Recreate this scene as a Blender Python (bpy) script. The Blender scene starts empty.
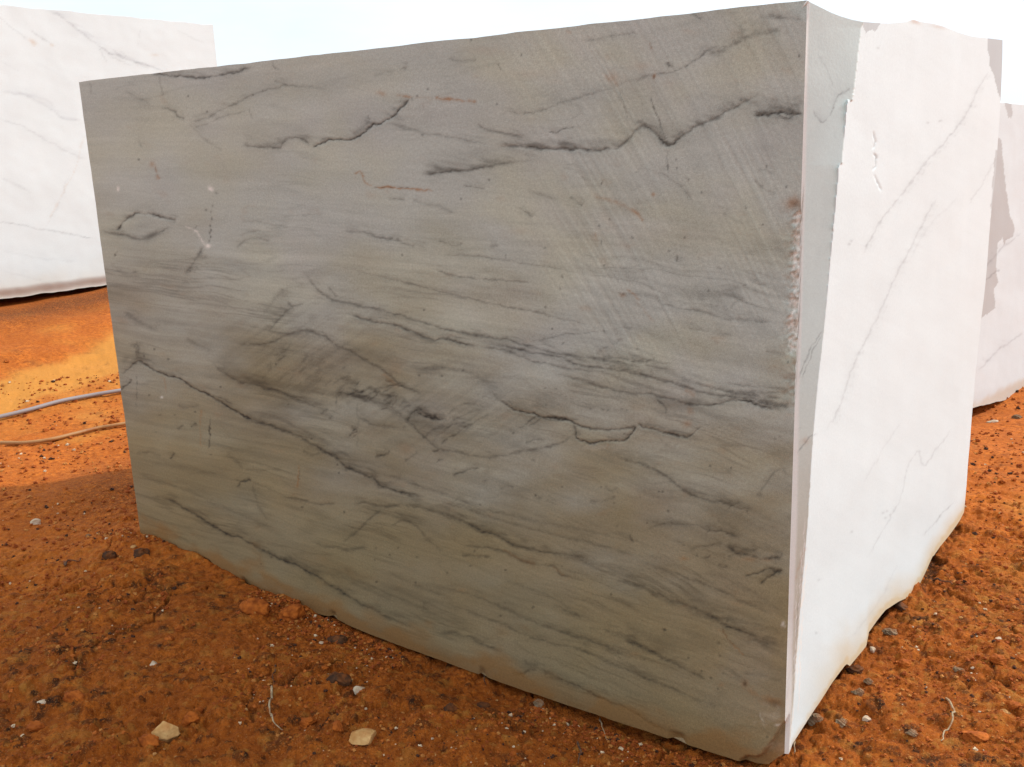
import bpy, math, random
import numpy as np

S = bpy.context.scene
COL = S.collection

# ------------------------------------------------------------------ camera, light, exposure
YAW, PITCH, ROLL = -0.6475, -0.2435, -0.0392
EYE = np.array([0.7968, -2.0913, 1.5104])
FPX = 1004.17
def cam_axes():
    ca, sa = math.cos(YAW), math.sin(YAW)
    f = np.array([sa*math.cos(PITCH), ca*math.cos(PITCH), math.sin(PITCH)])
    r = np.array([ca, -sa, 0.0]); u = np.cross(r, f)
    return r*math.cos(ROLL)+u*math.sin(ROLL), -r*math.sin(ROLL)+u*math.cos(ROLL), f
CR, CU, CF = cam_axes()
cam_data = bpy.data.cameras.new('camera')
cam_data.sensor_width = 36.0
cam_data.lens = FPX*36.0/1024.0
cam_data.clip_start = 0.02
cam_data.clip_end = 20000
cam = bpy.data.objects.new('camera', cam_data)
COL.objects.link(cam)
from mathutils import Matrix, Vector
M = Matrix(((CR[0], CU[0], -CF[0], EYE[0]), (CR[1], CU[1], -CF[1], EYE[1]), (CR[2], CU[2], -CF[2], EYE[2]), (0, 0, 0, 1)))
cam.matrix_world = M
S.camera = cam

SUN_EL, SUN_PHI = 38.0, 60.0        # phi: from +X towards +Y
sv = Vector((math.cos(math.radians(SUN_PHI))*math.cos(math.radians(SUN_EL)),
             math.sin(math.radians(SUN_PHI))*math.cos(math.radians(SUN_EL)), math.sin(math.radians(SUN_EL))))
sd = bpy.data.lights.new('sun', 'SUN')
sd.energy = 2.4
sd.angle = math.radians(1.0)
sd.color = (1.0, 0.99, 0.975)
sun = bpy.data.objects.new('sun', sd)
sun.rotation_euler = sv.to_track_quat('Z', 'Y').to_euler()
COL.objects.link(sun)

W = bpy.data.worlds.new('World')
S.world = W
W.use_nodes = True
wn, wl = W.node_tree.nodes, W.node_tree.links
wn.clear()
out = wn.new('ShaderNodeOutputWorld'); bg = wn.new('ShaderNodeBackground')
sky = wn.new('ShaderNodeTexSky'); sky.sky_type = 'NISHITA'; sky.sun_disc = False
sky.sun_elevation = math.radians(SUN_EL)
sky.sun_rotation = math.radians(90.0-SUN_PHI)
sky.air_density = 1.0; sky.dust_density = 2.5; sky.ozone_density = 1.0
SKY_STRENGTH = 0.11
bg.inputs['Strength'].default_value = SKY_STRENGTH
tc = wn.new('ShaderNodeTexCoord'); mp = wn.new('ShaderNodeMapping'); mp.inputs['Scale'].default_value = (1, 1, 3.5)
nz = wn.new('ShaderNodeTexNoise'); nz.inputs['Scale'].default_value = 2.4; nz.inputs['Detail'].default_value = 7; nz.inputs['Roughness'].default_value = 0.55
rp = wn.new('ShaderNodeValToRGB'); rp.color_ramp.elements[0].position = 0.34; rp.color_ramp.elements[1].position = 0.56
rp.color_ramp.elements[0].color = (.76, .76, .76, 1)
mx = wn.new('ShaderNodeMix'); mx.data_type = 'RGBA'
mx.inputs[7].default_value = (6.5, 7.2, 7.9, 1)       # thin bright cloud
wl.new(tc.outputs['Generated'], mp.inputs['Vector']); wl.new(mp.outputs['Vector'], nz.inputs['Vector'])
wl.new(nz.outputs['Fac'], rp.inputs['Fac']); wl.new(rp.outputs['Color'], mx.inputs[0])
wl.new(sky.outputs['Color'], mx.inputs[6]); wl.new(mx.outputs[2], bg.inputs['Color'])
wl.new(bg.outputs['Background'], out.inputs['Surface'])

S.view_settings.view_transform = 'Standard'
S.view_settings.look = 'None'
S.view_settings.gamma = 1.0
S.view_settings.use_curve_mapping = False
S.view_settings.exposure = 0.55
S.cycles.max_bounces = 6
S.cycles.diffuse_bounces = 4

# ------------------------------------------------------------------ helpers: projection, noise
def project(P):
    d = P-EYE
    z = d@CF
    return 512+FPX*(d@CR)/z, 383.5-FPX*(d@CU)/z
def rays(px, py):
    px = np.asarray(px, float); py = np.asarray(py, float)
    return CF+((px-512)/FPX)[..., None]*CR-((py-383.5)/FPX)[..., None]*CU
def on_plane(px, py, P0, n):
    d = rays(px, py)
    t = ((np.asarray(P0, float)-EYE)@n)/(d@n)
    return EYE+t[..., None]*d

_rng = np.random.RandomState(7)
_perm = _rng.permutation(256); _perm = np.concatenate([_perm, _perm, _perm])
_ga = _rng.rand(256)*2*np.pi
_gx, _gy = np.cos(_ga), np.sin(_ga)
def perlin(x, y, seed=0):
    x = np.asarray(x, float)+seed*17.31; y = np.asarray(y, float)+seed*9.77
    xi = np.floor(x).astype(np.int64); yi = np.floor(y).astype(np.int64)
    xf, yf = x-xi, y-yi
    u = xf*xf*xf*(xf*(xf*6-15)+10); v = yf*yf*yf*(yf*(yf*6-15)+10)
    def g(ix, iy, dx, dy):
        h = _perm[(_perm[ix & 255]+iy) & 255]
        return _gx[h]*dx+_gy[h]*dy
    a = g(xi, yi, xf, yf); b = g(xi+1, yi, xf-1, yf)
    c = g(xi, yi+1, xf, yf-1); d = g(xi+1, yi+1, xf-1, yf-1)
    return 1.41*((a*(1-u)+b*u)*(1-v)+(c*(1-u)+d*u)*v)
def fbm(x, y, o=4, seed=0, gain=.5):
    s = 0; a = 1; n = 0
    for k in range(o):
        s = s+a*perlin(x*2**k, y*2**k, seed+k*3); n += a; a *= gain
    return s/n
def sstep(a, b, x):
    t = np.clip((x-a)/(b-a), 0, 1); return t*t*(3-2*t)
def worley(x, y, seed=0):
    """distance to the nearest and second nearest jittered point, and the random id of the nearest"""
    xi = np.floor(x).astype(np.int64); yi = np.floor(y).astype(np.int64)
    f1 = np.full(x.shape, 9.0); f2 = np.full(x.shape, 9.0); idn = np.zeros(x.shape)
    r = np.random.RandomState(100+seed); jx, jy, ji = r.rand(256), r.rand(256), r.rand(256)
    for ox in (-1, 0, 1):
        for oy in (-1, 0, 1):
            h = _perm[(_perm[(xi+ox) & 255]+(yi+oy)) & 255]
            d = np.hypot(xi+ox+jx[h]-x, yi+oy+jy[h]-y)
            c = d < f1
            f2 = np.where(c, f1, np.minimum(f2, d)); idn = np.where(c, ji[h], idn); f1 = np.where(c, d, f1)
    return f1, f2, idn

# ------------------------------------------------------------------ helpers: objects
def mesh(name, V, F, mats=(), cols=None, smooth=True, parent=None, attrs=None):
    """V (n,3), F list of arrays of quads/tris -> one linked mesh object"""
    me = bpy.data.meshes.new(name)
    V = np.ascontiguousarray(V, dtype=np.float32)
    me.vertices.add(len(V)); me.vertices.foreach_set('co', V.ravel())
    loops = np.concatenate([np.asarray(f, np.int32).ravel() for f in F])
    tot = np.concatenate([np.full(len(f), np.asarray(f).shape[1], np.int32) for f in F])
    start = np.concatenate([[0], np.cumsum(tot)[:-1]]).astype(np.int32)
    me.loops.add(len(loops)); me.loops.foreach_set('vertex_index', loops)
    me.polygons.add(len(tot)); me.polygons.foreach_set('loop_start', start)
    me.polygons.foreach_set('use_smooth', np.full(len(tot), smooth, dtype=bool))
    me.update(calc_edges=True); me.validate()
    if cols is not None:
        at = me.color_attributes.new('stone_color', 'FLOAT_COLOR', 'POINT')
        c = np.ones((len(V), 4), np.float32); c[:, :3] = cols
        at.data.foreach_set('color', c.ravel())
    for k, v in (attrs or {}).items():
        a = me.attributes.new(k, 'FLOAT', 'POINT'); a.data.foreach_set('value', np.ascontiguousarray(v, dtype=np.float32))
    for m in mats: me.materials.append(m)
    o = bpy.data.objects.new(name, me)
    COL.objects.link(o)
    if parent: o.parent = parent
    return o
def grid_faces(R, C, off=0, flip=False):
    i = np.arange(R*C).reshape(R, C)+off
    q = np.stack([i[:-1, :-1], i[:-1, 1:], i[1:, 1:], i[1:, :-1]], -1).reshape(-1, 4)
    return q[:, ::-1] if flip else q
def tag(o, label, cat, group=None):
    o['label'] = label; o['category'] = cat
    if group: o['group'] = group
    return o
def setting(o, kind='structure'):
    o['kind'] = kind; return o

# ------------------------------------------------------------------ materials
def new_mat(name):
    m = bpy.data.materials.new(name); m.use_nodes = True
    nt = m.node_tree; b = nt.nodes['Principled BSDF']
    return m, nt.nodes, nt.links, b
def stone_material(name, rough=.62, bump=.35, grain=.14):
    m, n, l, b = new_mat(name)
    at = n.new('ShaderNodeAttribute'); at.attribute_name = 'stone_color'
    co = n.new('ShaderNodeTexCoord')
    n1 = n.new('ShaderNodeTexNoise'); n1.inputs['Scale'].default_value = 420; n1.inputs['Detail'].default_value = 3
    mr = n.new('ShaderNodeMapRange'); mr.inputs[1].default_value = .3; mr.inputs[2].default_value = .7
    mr.inputs[3].default_value = 1-grain; mr.inputs[4].default_value = 1+grain
    l.new(co.outputs['Object'], n1.inputs['Vector']); l.new(n1.outputs['Fac'], mr.inputs[0])
    n4 = n.new('ShaderNodeTexNoise'); n4.inputs['Scale'].default_value = 130; n4.inputs['Detail'].default_value = 6; n4.inputs['Roughness'].default_value = .75
    mr4 = n.new('ShaderNodeMapRange'); mr4.inputs[1].default_value = .3; mr4.inputs[2].default_value = .7
    mr4.inputs[3].default_value = 1-grain; mr4.inputs[4].default_value = 1+grain
    l.new(co.outputs['Object'], n4.inputs['Vector']); l.new(n4.outputs['Fac'], mr4.inputs[0])
    mm = n.new('ShaderNodeMath'); mm.operation = 'MULTIPLY'; l.new(mr.outputs[0], mm.inputs[0]); l.new(mr4.outputs[0], mm.inputs[1])
    mu = n.new('ShaderNodeVectorMath'); mu.operation = 'SCALE'
    l.new(at.outputs['Color'], mu.inputs[0]); l.new(mm.outputs[0], mu.inputs['Scale'])
    l.new(mu.outputs[0], b.inputs['Base Color'])
    b.inputs['Roughness'].default_value = rough
    b.inputs['Specular IOR Level'].default_value = .35
    n2 = n.new('ShaderNodeTexNoise'); n2.inputs['Scale'].default_value = 160; n2.inputs['Detail'].default_value = 5
    l.new(co.outputs['Object'], n2.inputs['Vector'])
    bp = n.new('ShaderNodeBump'); bp.inputs['Strength'].default_value = bump; bp.inputs['Distance'].default_value = .002
    l.new(n2.outputs['Fac'], bp.inputs['Height']); l.new(bp.outputs['Normal'], b.inputs['Normal'])
    return m
MAT_STONE = stone_material('sawn_quartzite')
MAT_WHITE = stone_material('white_quartzite', .6, .15, .035)

def rock_material(name, c1, c2, rough=.9, scale=30, dust_or_tint=.5):
    m, n, l, b = new_mat(name)
    co = n.new('ShaderNodeTexCoord')
    n1 = n.new('ShaderNodeTexNoise'); n1.inputs['Scale'].default_value = scale; n1.inputs['Detail'].default_value = 6
    l.new(co.outputs['Object'], n1.inputs['Vector'])
    r = n.new('ShaderNodeValToRGB'); r.color_ramp.elements[0].position = .35; r.color_ramp.elements[1].position = .65
    r.color_ramp.elements[0].color = (*c1, 1); r.color_ramp.elements[1].color = (*c2, 1)
    l.new(n1.outputs['Fac'], r.inputs['Fac'])
    n3 = n.new('ShaderNodeTexNoise'); n3.inputs['Scale'].default_value = scale*.6; n3.inputs['Detail'].default_value = 4
    mp_ = n.new('ShaderNodeMapping'); mp_.inputs['Location'].default_value = (3, 5, 1)
    l.new(co.outputs['Object'], mp_.inputs['Vector']); l.new(mp_.outputs['Vector'], n3.inputs['Vector'])
    r3 = n.new('ShaderNodeMapRange'); r3.inputs[1].default_value = .45; r3.inputs[2].default_value = .62; r3.inputs[4].default_value = dust_or_tint
    l.new(n3.outputs['Fac'], r3.inputs[0])
    mi = n.new('ShaderNodeMix'); mi.data_type = 'RGBA'; mi.inputs[7].default_value = (.38, .10, .015, 1)   # dusting of soil
    l.new(r3.outputs[0], mi.inputs[0]); l.new(r.outputs['Color'], mi.inputs[6]); l.new(mi.outputs[2], b.inputs['Base Color'])
    b.inputs['Roughness'].default_value = rough; b.inputs['Specular IOR Level'].default_value = .2
    n2 = n.new('ShaderNodeTexNoise'); n2.inputs['Scale'].default_value = scale*6; n2.inputs['Detail'].default_value = 4
    l.new(co.outputs['Object'], n2.inputs['Vector'])
    bp = n.new('ShaderNodeBump'); bp.inputs['Strength'].default_value = .6; bp.inputs['Distance'].default_value = .003
    l.new(n2.outputs['Fac'], bp.inputs['Height']); l.new(bp.outputs['Normal'], b.inputs['Normal'])
    return m
R_TAN = rock_material('tan_rock', (.44, .21, .065), (.64, .38, .15), dust_or_tint=.65)
R_GREY = rock_material('grey_rock', (.15, .10, .055), (.30, .22, .135), dust_or_tint=.8)
R_PALE = rock_material('pale_rock', (.50, .38, .24), (.66, .56, .42), dust_or_tint=.6)
R_DARK = rock_material('dark_rock', (.035, .016, .009), (.11, .045, .018), dust_or_tint=.6)
R_SOIL = rock_material('soil_clod', (.24, .052, .007), (.50, .130, .017), scale=45, dust_or_tint=.2)

# ------------------------------------------------------------------ veins painted as colour on a dense face
def catmull(pts, n=6):
    P = np.array(pts, float)
    if len(P) < 3: return P
    Q = np.vstack([2*P[0]-P[1], P, 2*P[-1]-P[-2]])
    o = []
    for i in range(1, len(Q)-2):
        for t in np.linspace(0, 1, n, endpoint=False):
            a, b, c, d = Q[i-1], Q[i], Q[i+1], Q[i+2]
            o.append(.5*((2*b)+(c-a)*t+(2*a-5*b+4*c-d)*t*t+(3*b-a-3*c+d)*t**3))
    o.append(P[-1]); return np.array(o)

class Painter:
    """collects darkness / rust / ochre / white / grey fields over grid points with photo-traced coordinates"""
    def __init__(s, PX, PY):
        s.PX, s.PY = PX.ravel(), PY.ravel()
        n = len(s.PX)
        s.dark = np.zeros(n); s.rust = np.zeros(n); s.white = np.zeros(n); s.grey = np.zeros(n); s.depth = np.zeros(n)
        s.wx = s.PX+2.2*fbm(s.PX/13, s.PY/13, 3, 5)+.8*perlin(s.PX/3.4, s.PY/3.4, 8)
        s.wy = s.PY+2.2*fbm(s.PX/13, s.PY/13, 3, 15)+.8*perlin(s.PX/3.4, s.PY/3.4, 18)
        s.brk = fbm(s.PX/15, s.PY/8, 4, 31); s.fine = fbm(s.PX/5, s.PY/2.2, 3, 33); s.hz = fbm((s.PX+s.PY*.9)/26, (s.PY-s.PX*.25)/5, 4, 35)
    def dist(s, P, pad):
        x0, y0 = P.min(0)-pad; x1, y1 = P.max(0)+pad
        idx = np.nonzero((s.PX > x0) & (s.PX < x1) & (s.PY > y0) & (s.PY < y1))[0]
        X, Y = s.wx[idx], s.wy[idx]
        best = np.full(len(idx), 1e9); par = np.zeros(len(idx)); side = np.zeros(len(idx))
        seg = np.hypot(*(P[1:]-P[:-1]).T); L = np.concatenate([[0], np.cumsum(seg)]); tot = max(L[-1], 1e-6)
        for i in range(len(P)-1):
            a, d = P[i], P[i+1]-P[i]; ll = max(d@d, 1e-9)
            t = np.clip(((X-a[0])*d[0]+(Y-a[1])*d[1])/ll, 0, 1)
            ex, ey = X-a[0]-t*d[0], Y-a[1]-t*d[1]
            D = np.hypot(ex, ey); c = D < best
            best = np.where(c, D, best); par = np.where(c, (L[i]+t*seg[i])/tot, par)
            side = np.where(c, np.sign(d[0]*ey-d[1]*ex), side)
        return idx, best, par, side
    def line(s, pts, w=1.2, a=.6, field='dark', taper=.12, brk=.5, smear=0, sw=10, sside=-1, groove=0, prof=None):
        """smear: soft grey cloud on one side (-1 = above a line drawn left to right)"""
        P = catmull(pts)
        idx, D, t, sd = s.dist(P, 4*w+3+(3*sw if smear else 0))
        tp = sstep(0, taper, t)*sstep(0, taper, 1-t) if taper > 0 else 1.0
        if prof is not None: tp = tp*np.interp(t, np.linspace(0, 1, len(prof)), prof)
        m = tp*np.clip(1+brk*1.6*s.brk[idx], .1, 1.6)
        wv = w*np.clip(.72+.75*s.brk[idx], .4, 1.35)
        core = a*np.exp(-(D/wv)**1.6)*m*np.clip(1+.9*s.fine[idx], .35, 1.3)
        if field == 'dark' and w >= 1.1:
            halo = .5*a*np.exp(-(D/(w*(2.6+2.2*np.clip(s.brk[idx]+.3, 0, 1))))**1.2)*tp*np.clip(.55+1.5*s.hz[idx], 0, 1.5)*np.where(sd < 0, 1, .55)
            s.grey[idx] += halo
            off = 2.2+1.6*w
            core = np.maximum(core, .42*a*np.exp(-((D-off-2*s.brk[idx])/(.7*w))**2)*tp*np.clip(s.hz[idx]*3.2, 0, 1)*(sd < 0))
        F = getattr(s, field); F[idx] = np.maximum(F[idx], core)+.35*np.minimum(F[idx], core)
        if smear:
            k = np.where(sd == sside, 1, .18)
            sm = smear*np.exp(-(D/sw)**1.3)*k*tp*np.clip(.9+1.5*s.hz[idx], .1, 1.9)
            s.grey[idx] += sm
        if groove: s.depth[idx] = np.maximum(s.depth[idx], groove*np.exp(-(D/(w*1.1))**2)*tp)
    def blob(s, x, y, rx, ry, a, field='dark', ang=0, soft=1.5, rag=.5):
        R = max(rx, ry)*2.4
        idx = np.nonzero((abs(s.PX-x) < R) & (abs(s.PY-y) < R))[0]
        c, q = math.cos(math.radians(ang)), math.sin(math.radians(ang))
        X, Y = s.PX[idx]-x, s.PY[idx]-y
        d = np.hypot((X*c+Y*q)/rx, (-X*q+Y*c)/ry)*(1+rag*fbm(s.PX[idx]/(.5*rx+3), s.PY[idx]/(.5*ry+3), 3, 61))
        F = getattr(s, field); F[idx] = np.maximum(F[idx], a*np.exp(-d**2*soft))

def paint_front(p):
    L = p.line; B = p.blob
    # top veins
    L([(147,73),(160,75),(174,75.6),(189.5,77.6),(205,77.6),(217,75.2),(232,73.3),(244,69.8),(254,65)], 1.5, .75, smear=.16, sw=6)
    L([(160,108),(170,110),(174,111),(178,116),(182,118.3),(186,118.6)], 1.4, .55)
    L([(186,123),(205,118.6),(225,108),(240,102),(256,93.2),(275,88.3),(289,85.7),(311,87.7),(338,88.6)], 1.4, .38, prof=[1,1,.9,.7,.3])
    L([(191,128.4),(201,125.5),(225,116.7),(248,111.2)], 1.2, .25)
    L([(188,122),(197,132),(209,142),(223,153)], 1.2, .22)
    L([(274,80),(281.5,83.8),(289,86.3)], 1.2, .32)
    L([(239,145),(250,146),(266,147.4),(279.5,147.9),(284,142.5),(289,138.5),(299,137.5),(306,141.4),(310,145.3),(313,146.7)], 1.6, .45, smear=.3, sw=9)
    L([(311,147.5),(324.5,142.4),(330,140.5),(342,139.5),(354,138.5),(363.6,133.6),(369.5,126.8),(373.4,124.8),(378.3,124.8),(387,119),(395,115.4),(399,109),(406.6,102.3),(411,98)], 1.15, 1.0, taper=.05, brk=.15, smear=.16, sw=7, groove=.002)
    L([(352,136),(365.5,125),(368.5,116)], 3, .22); L([(368,115),(369.8,121)], .9, .7)
    L([(385,122),(405,127.7),(422,132.6),(436,135.6),(450,137),(470,141),(492,146)], 2.0, .27)
    L([(418,174),(430,174),(446,172),(459,170.8),(475,169.4),(495,165),(518,162),(542,159)], 1.8, .62, smear=.42, sw=13, prof=[.7,1,1,.8,.35,.2])
    B(478, 153, 26, 8, .22, 'grey', ang=-10)
    L([(476,122),(482,127.5),(499,132.4),(514,135.3),(526,138.3)], 1.4, .45)
    L([(545,132.4),(557,132),(565,128.5),(576,126.8)], 1.0, .7)
    L([(492,148),(506,147),(518,145.5),(528,147.5),(538,148.4),(557,149),(577,149),(596,150.6),(606,149.4),(618,147.5),(630,138),(639.6,127),(649,127),(657,135),(665,142.7),(671,145.7),(679,138.8),(692,130),(704,123),(714,120),(725.6,112.4),(737,106.5),(749,99.7),(757,94.8),(764,89)], 1.7, .8, taper=.08, smear=.36, sw=10, groove=.0015, prof=[.6,.9,1,.7,.6,1,.8,.8,.5])
    B(600, 142, 34, 6, .3, 'grey'); B(660, 132, 20, 9, .35, 'grey', ang=20)
    L([(752,116),(769,115.3),(776,113.4),(784,112.4),(792,115.3),(803,112.8)], 1.6, .95, taper=.1, smear=.42, sw=9, groove=.001)
    L([(776,114),(785,118),(794,116.5)], 1.1, .7); L([(748,101),(770,112),(780,113)], 5, .2)
    L([(787,110),(796,106),(804,101)], 3, .38)
    L([(650,93),(653,105.6),(658,119),(662,131),(666.7,142.7)], .85, .6, brk=.8)
    L([(619,89.4),(623,102),(628,120)], .8, .42)
    L([(498,115.8),(508,112),(526,113),(542,110),(561,103),(581,97),(596,92.3),(617,88)], 1.3, .34)
    L([(632,84),(641.5,78),(656,74),(673,71.4),(686.5,65.5),(698,58.7),(706,51.8),(722,44)], 1.2, .42, brk=1.)
    L([(705,57),(722,50.8),(737,43),(749,36),(763,33.2),(785,30)], 3.2, .36, brk=1.)
    L([(758,16.6),(780,18),(790,17),(802,20)], 2.6, .36, brk=1.)
    L([(582,40.5),(596,39.5),(612,35.6),(630,33.7),(641,34)], 1.4, .26)
    L([(691,13),(698,16.5),(703,18)], 1.3, .42)
    L([(448,59),(460,60.5),(478,60)], 2.0, .26); L([(400,71),(404,68.5),(408,68.5)], 1.5, .45); L([(372,76),(395,71)], 3, .16)
    L([(497,62),(502,71)], .8, .5); L([(520,53),(520.6,58)], .8, .55); L([(271,60),(274,66),(280,70)], 1, .34)
    L([(158,74),(161,86),(163.5,97)], 1, .28); L([(89,82),(91,96)], 1, .35); L([(248,109),(253,118)], .8, .55)
    L([(138,137),(142,147)], 1.2, .32); L([(124,91),(140,99),(152,106)], 2.2, .2)
    # lens shape on the left
    L([(116.4,230),(121,225),(129,218),(137,213.5),(147,213.9),(156.5,215.4),(165,218),(177,222)], 1.5, .8, brk=1.0, taper=.05, groove=.0015)
    L([(98,231),(111,233.4),(125,235.4),(139,239),(149,237),(156.5,233),(164,230),(171,224)], 1.8, .5)
    B(152, 235.5, 11, 4, .75, 'dark', ang=-22); B(142, 226, 16, 6, .25, 'grey', ang=-10)
    L([(184,225.8),(195.6,231),(203.4,241.8),(207.3,245.7)], 1.3, .5, 'white')
    B(208, 246, 3.2, 2.4, 1.0, 'white'); B(210.5, 189, 3.4, 2.2, 1.0, 'white', ang=35); B(118, 189, 1.6, 3, .8, 'white')
    for k, (yy, aa) in enumerate(((206,.5),(212,.5),(219,.7),(226,.9),(230,.9),(233,.8),(237,.8),(241,.7))):
        B(212-.06*(yy-204)+.6*(-1)**k, yy, 1.0, 1.8, aa)
    B(206, 210, 1.5, 1.8, .6); B(216, 193, 2.5, 1.2, .5, ang=40)
    L([(203.4,246),(197.5,256.5),(188,270),(183.5,275)], 2.3, .45); L([(196,225),(194,229)], 1, .4)
    L([(236,250),(246.4,240.8),(254,238),(272,240.8)], 1.6, .28); L([(240,222),(256,222),(289,227)], 1.4, .2)
    L([(239,236),(250,232),(262,231)], 1.3, .2); L([(282,217),(300,215),(325,214.5)], 1.2, .22); L([(264,228),(290,227)], 1.3, .2)
    L([(122,311),(141,323),(160,332)], 2.6, .3); L([(114,254),(116,256)], 1.5, .5); B(135, 272, 2.4, 1.2, .5)
    L([(110,262),(125,274),(140,276)], 3, .16); L([(170,298),(180,286),(190,280)], 4, .14)
    # folded group, centre left
    L([(232,343),(252,344.5),(263,343.5),(275,341),(285,335.4),(304.5,330.5),(318,334.4),(330,341),(342,347),(357,355),(373,364),(388.6,374.5),(400,384),(416,391),(428,396.5)], 1.7, .55, taper=.08, smear=.12, sw=7, sside=1, prof=[.5,.8,.9,1,.8,1,.9,.6])
    L([(268,332),(277,321),(288,310),(294,306)], 1.7, .36, smear=.15, sw=8)
    L([(262,314),(270,306),(276,296),(286,290)], 3.0, .22, brk=1.); L([(287,304),(295,306),(303.5,303.5)], 1.6, .45)
    B(283, 296, 12, 6, .28, 'grey', ang=-40); B(312, 318, 6, 8, .22, 'grey'); B(292, 320, 22, 12, .16, 'grey', ang=-20)
    L([(207,358),(219.5,369),(231,378),(243,383.5),(255,384.5),(266,388.4),(276,389.4),(286,395),(309,404),(330,411)], 1.8, .5, smear=.4, sw=13, prof=[.3,.8,1,.9,.7,.6,.3])
    B(250, 384, 9, 2.2, .45); B(232, 366, 26, 8, .3, 'grey', ang=28)
    L([(269,387),(281,394),(297,401),(309,405)], 1.3, .3); L([(185,338),(200,346),(212,352)], 2.2, .25)
    r = random.Random(11)
    for k in range(60):                                   # short feathered strokes inside the fold
        x = r.uniform(258, 345); y = 342+.30*(x-258)+r.uniform(0, 38)
        ln = r.uniform(6, 17); an = math.radians(r.uniform(-62, -38))
        L([(x,y),(x+.5*ln*math.cos(an)+1,y+.5*ln*math.sin(an)),(x+ln*math.cos(an),y+ln*math.sin(an))], r.uniform(.9,2.0), r.uniform(.1,.34), taper=.3)
    for k in range(34):
        x = r.uniform(332, 412); y = 386+.34*(x-332)+r.uniform(-9, 9)
        ln = r.uniform(6, 16); an = math.radians(r.uniform(-50, -15))
        L([(x,y),(x+ln*math.cos(an),y+ln*math.sin(an))], r.uniform(.9,1.8), r.uniform(.18,.5), taper=.3)
    L([(346,396),(355,393),(366,391)], 1.5, .6); L([(356,399),(366,396),(377,390)], 1.7, .6); L([(368,402),(378,394)], 1.5, .55)
    L([(332,385),(342,379),(352,377)], 1.2, .3)
    L([(384,387.5),(396,385),(409,387.5)], 1.3, .55); L([(384,379),(392,383),(400,385)], 1.2, .4)
    L([(340,391),(356,398),(372,402),(390,408),(406,420)], 4.0, .34, smear=.2, sw=9)
    B(360, 395, 17, 5, .42, 'grey', ang=8); B(398, 403, 20, 7, .36, 'grey', ang=30)
    L([(405,424),(412,414),(419,410),(427.7,415.5),(440,419)], 2.6, .6, smear=.3, sw=8); B(415, 413, 8, 5, .5, 'dark', ang=-25)
    L([(416,411),(424.5,416.5),(436,418.5),(447,419.5)], 1.6, .85, groove=.001); B(439, 418, 5, 2.4, .5)
    L([(404,419),(409,422.4),(419,432),(426.5,439),(438,448),(450,451),(466,454.7),(481,457),(497,456.6),(512.5,453.7),(528,450),(544,448.4),(552,446),(565,441),(577,433),(583,428)], 1.8, .52, taper=.06, prof=[1,1,.9,.7,.7,.8,.8,.4])
    L([(355,416),(372,424.4),(389,427),(403,427.7),(408,424)], 1.9, .34, smear=.1, sw=6)
    L([(444,428),(458,423.4),(467,422.4)], 1.6, .5); L([(440,444),(454,435),(466,427),(474,423)], 1.5, .55); L([(422,441),(430,432),(446,424)], 1.6, .3)
    L([(446,416),(458,406),(469.5,403),(486,408)], 1.6, .3); L([(450,421),(466,414),(482,408)], 1.6, .3); L([(458,436),(474,423),(490,412)], 1.8, .28)
    L([(430,446),(437,436),(448,428)], 1.5, .3)
    B(520, 440, 30, 10, .13, 'grey', ang=-12); B(460, 440, 24, 8, .13, 'grey', ang=-12)
    L([(408,363),(420,368.5),(432,368),(442,367.3),(454,369.6),(463.6,371),(477,377.4),(489,386),(497,398),(505,404)], 2.8, .36, brk=.9, prof=[.6,1,1,.8,.9,.7,.7,1])
    B(424, 370, 10, 4, .3, 'grey'); B(490, 385, 9, 14, .2, 'grey', ang=-45)
    L([(497,399),(505,404),(516.4,410.7),(526,412.6),(536,414.6),(544,417),(552,418.3),(563.5,419),(573,422),(579,426),(589,428.4),(604.5,429.4),(630,429),(634,425.5),(638,423)], 1.15, 1.0, taper=.08, brk=.35, smear=.12, sw=6, groove=.0035, prof=[.5,.9,1,1,1,.95,.75,.55,.6,1])
    L([(536,415),(531,420),(525,425),(518,428)], 1.2, .5); L([(541,417),(535,423),(529,427)], 1.0, .4)
    L([(573,422),(576,435),(578,440),(591,444),(599,441.7),(610,440.8),(624,440.4),(630,435),(638,423.6)], 1.15, 1.05, taper=.06, brk=.3, groove=.0035, prof=[.4,.8,1,1,1,1,.8])
    L([(637,423),(645.6,427),(657,430),(669,434),(679,436),(690.5,435),(696.4,431),(704,424)], 1.15, .9, taper=.05, brk=.3, groove=.003, prof=[1,1,1,.9,.6,.2])
    B(642, 418, 9, 6, .10, 'white', rag=1.2); B(600, 447, 20, 4, .10, 'white', rag=1.2)
    L([(525,444),(535,440),(546,441)], 1.2, .4, brk=1.)
    # dark parallel band crossing the middle
    L([(300,269),(311,281.4),(322.6,294),(334,300),(348,303),(365.6,307),(385,311),(405,317),(424.5,322.7),(444,328.6),(465.6,333.5),(485,336.4),(509,340.3),(528,346),(540,348.5),(559.6,353.8),(579,356.7),(599,358.7),(622,363.5),(645,368)], 1.7, .5, taper=.08, smear=.12, sw=6, sside=1)
    L([(328,286),(334,294),(338,298)], 1.4, .3)
    L([(346,314),(360,317.8),(375.6,321.7),(395,325.6),(415,332.5),(426.5,337.4),(434,340.3),(444,339.3),(454,341.3),(469.5,345),(481,347)], 1.5, .68, taper=.1, smear=.1, sw=5, sside=1, groove=.001)
    L([(478,346),(505,351),(524,357.9),(538,361.8),(560,366.5),(575,369.4),(599,373.3)], 1.7, .48)
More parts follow.
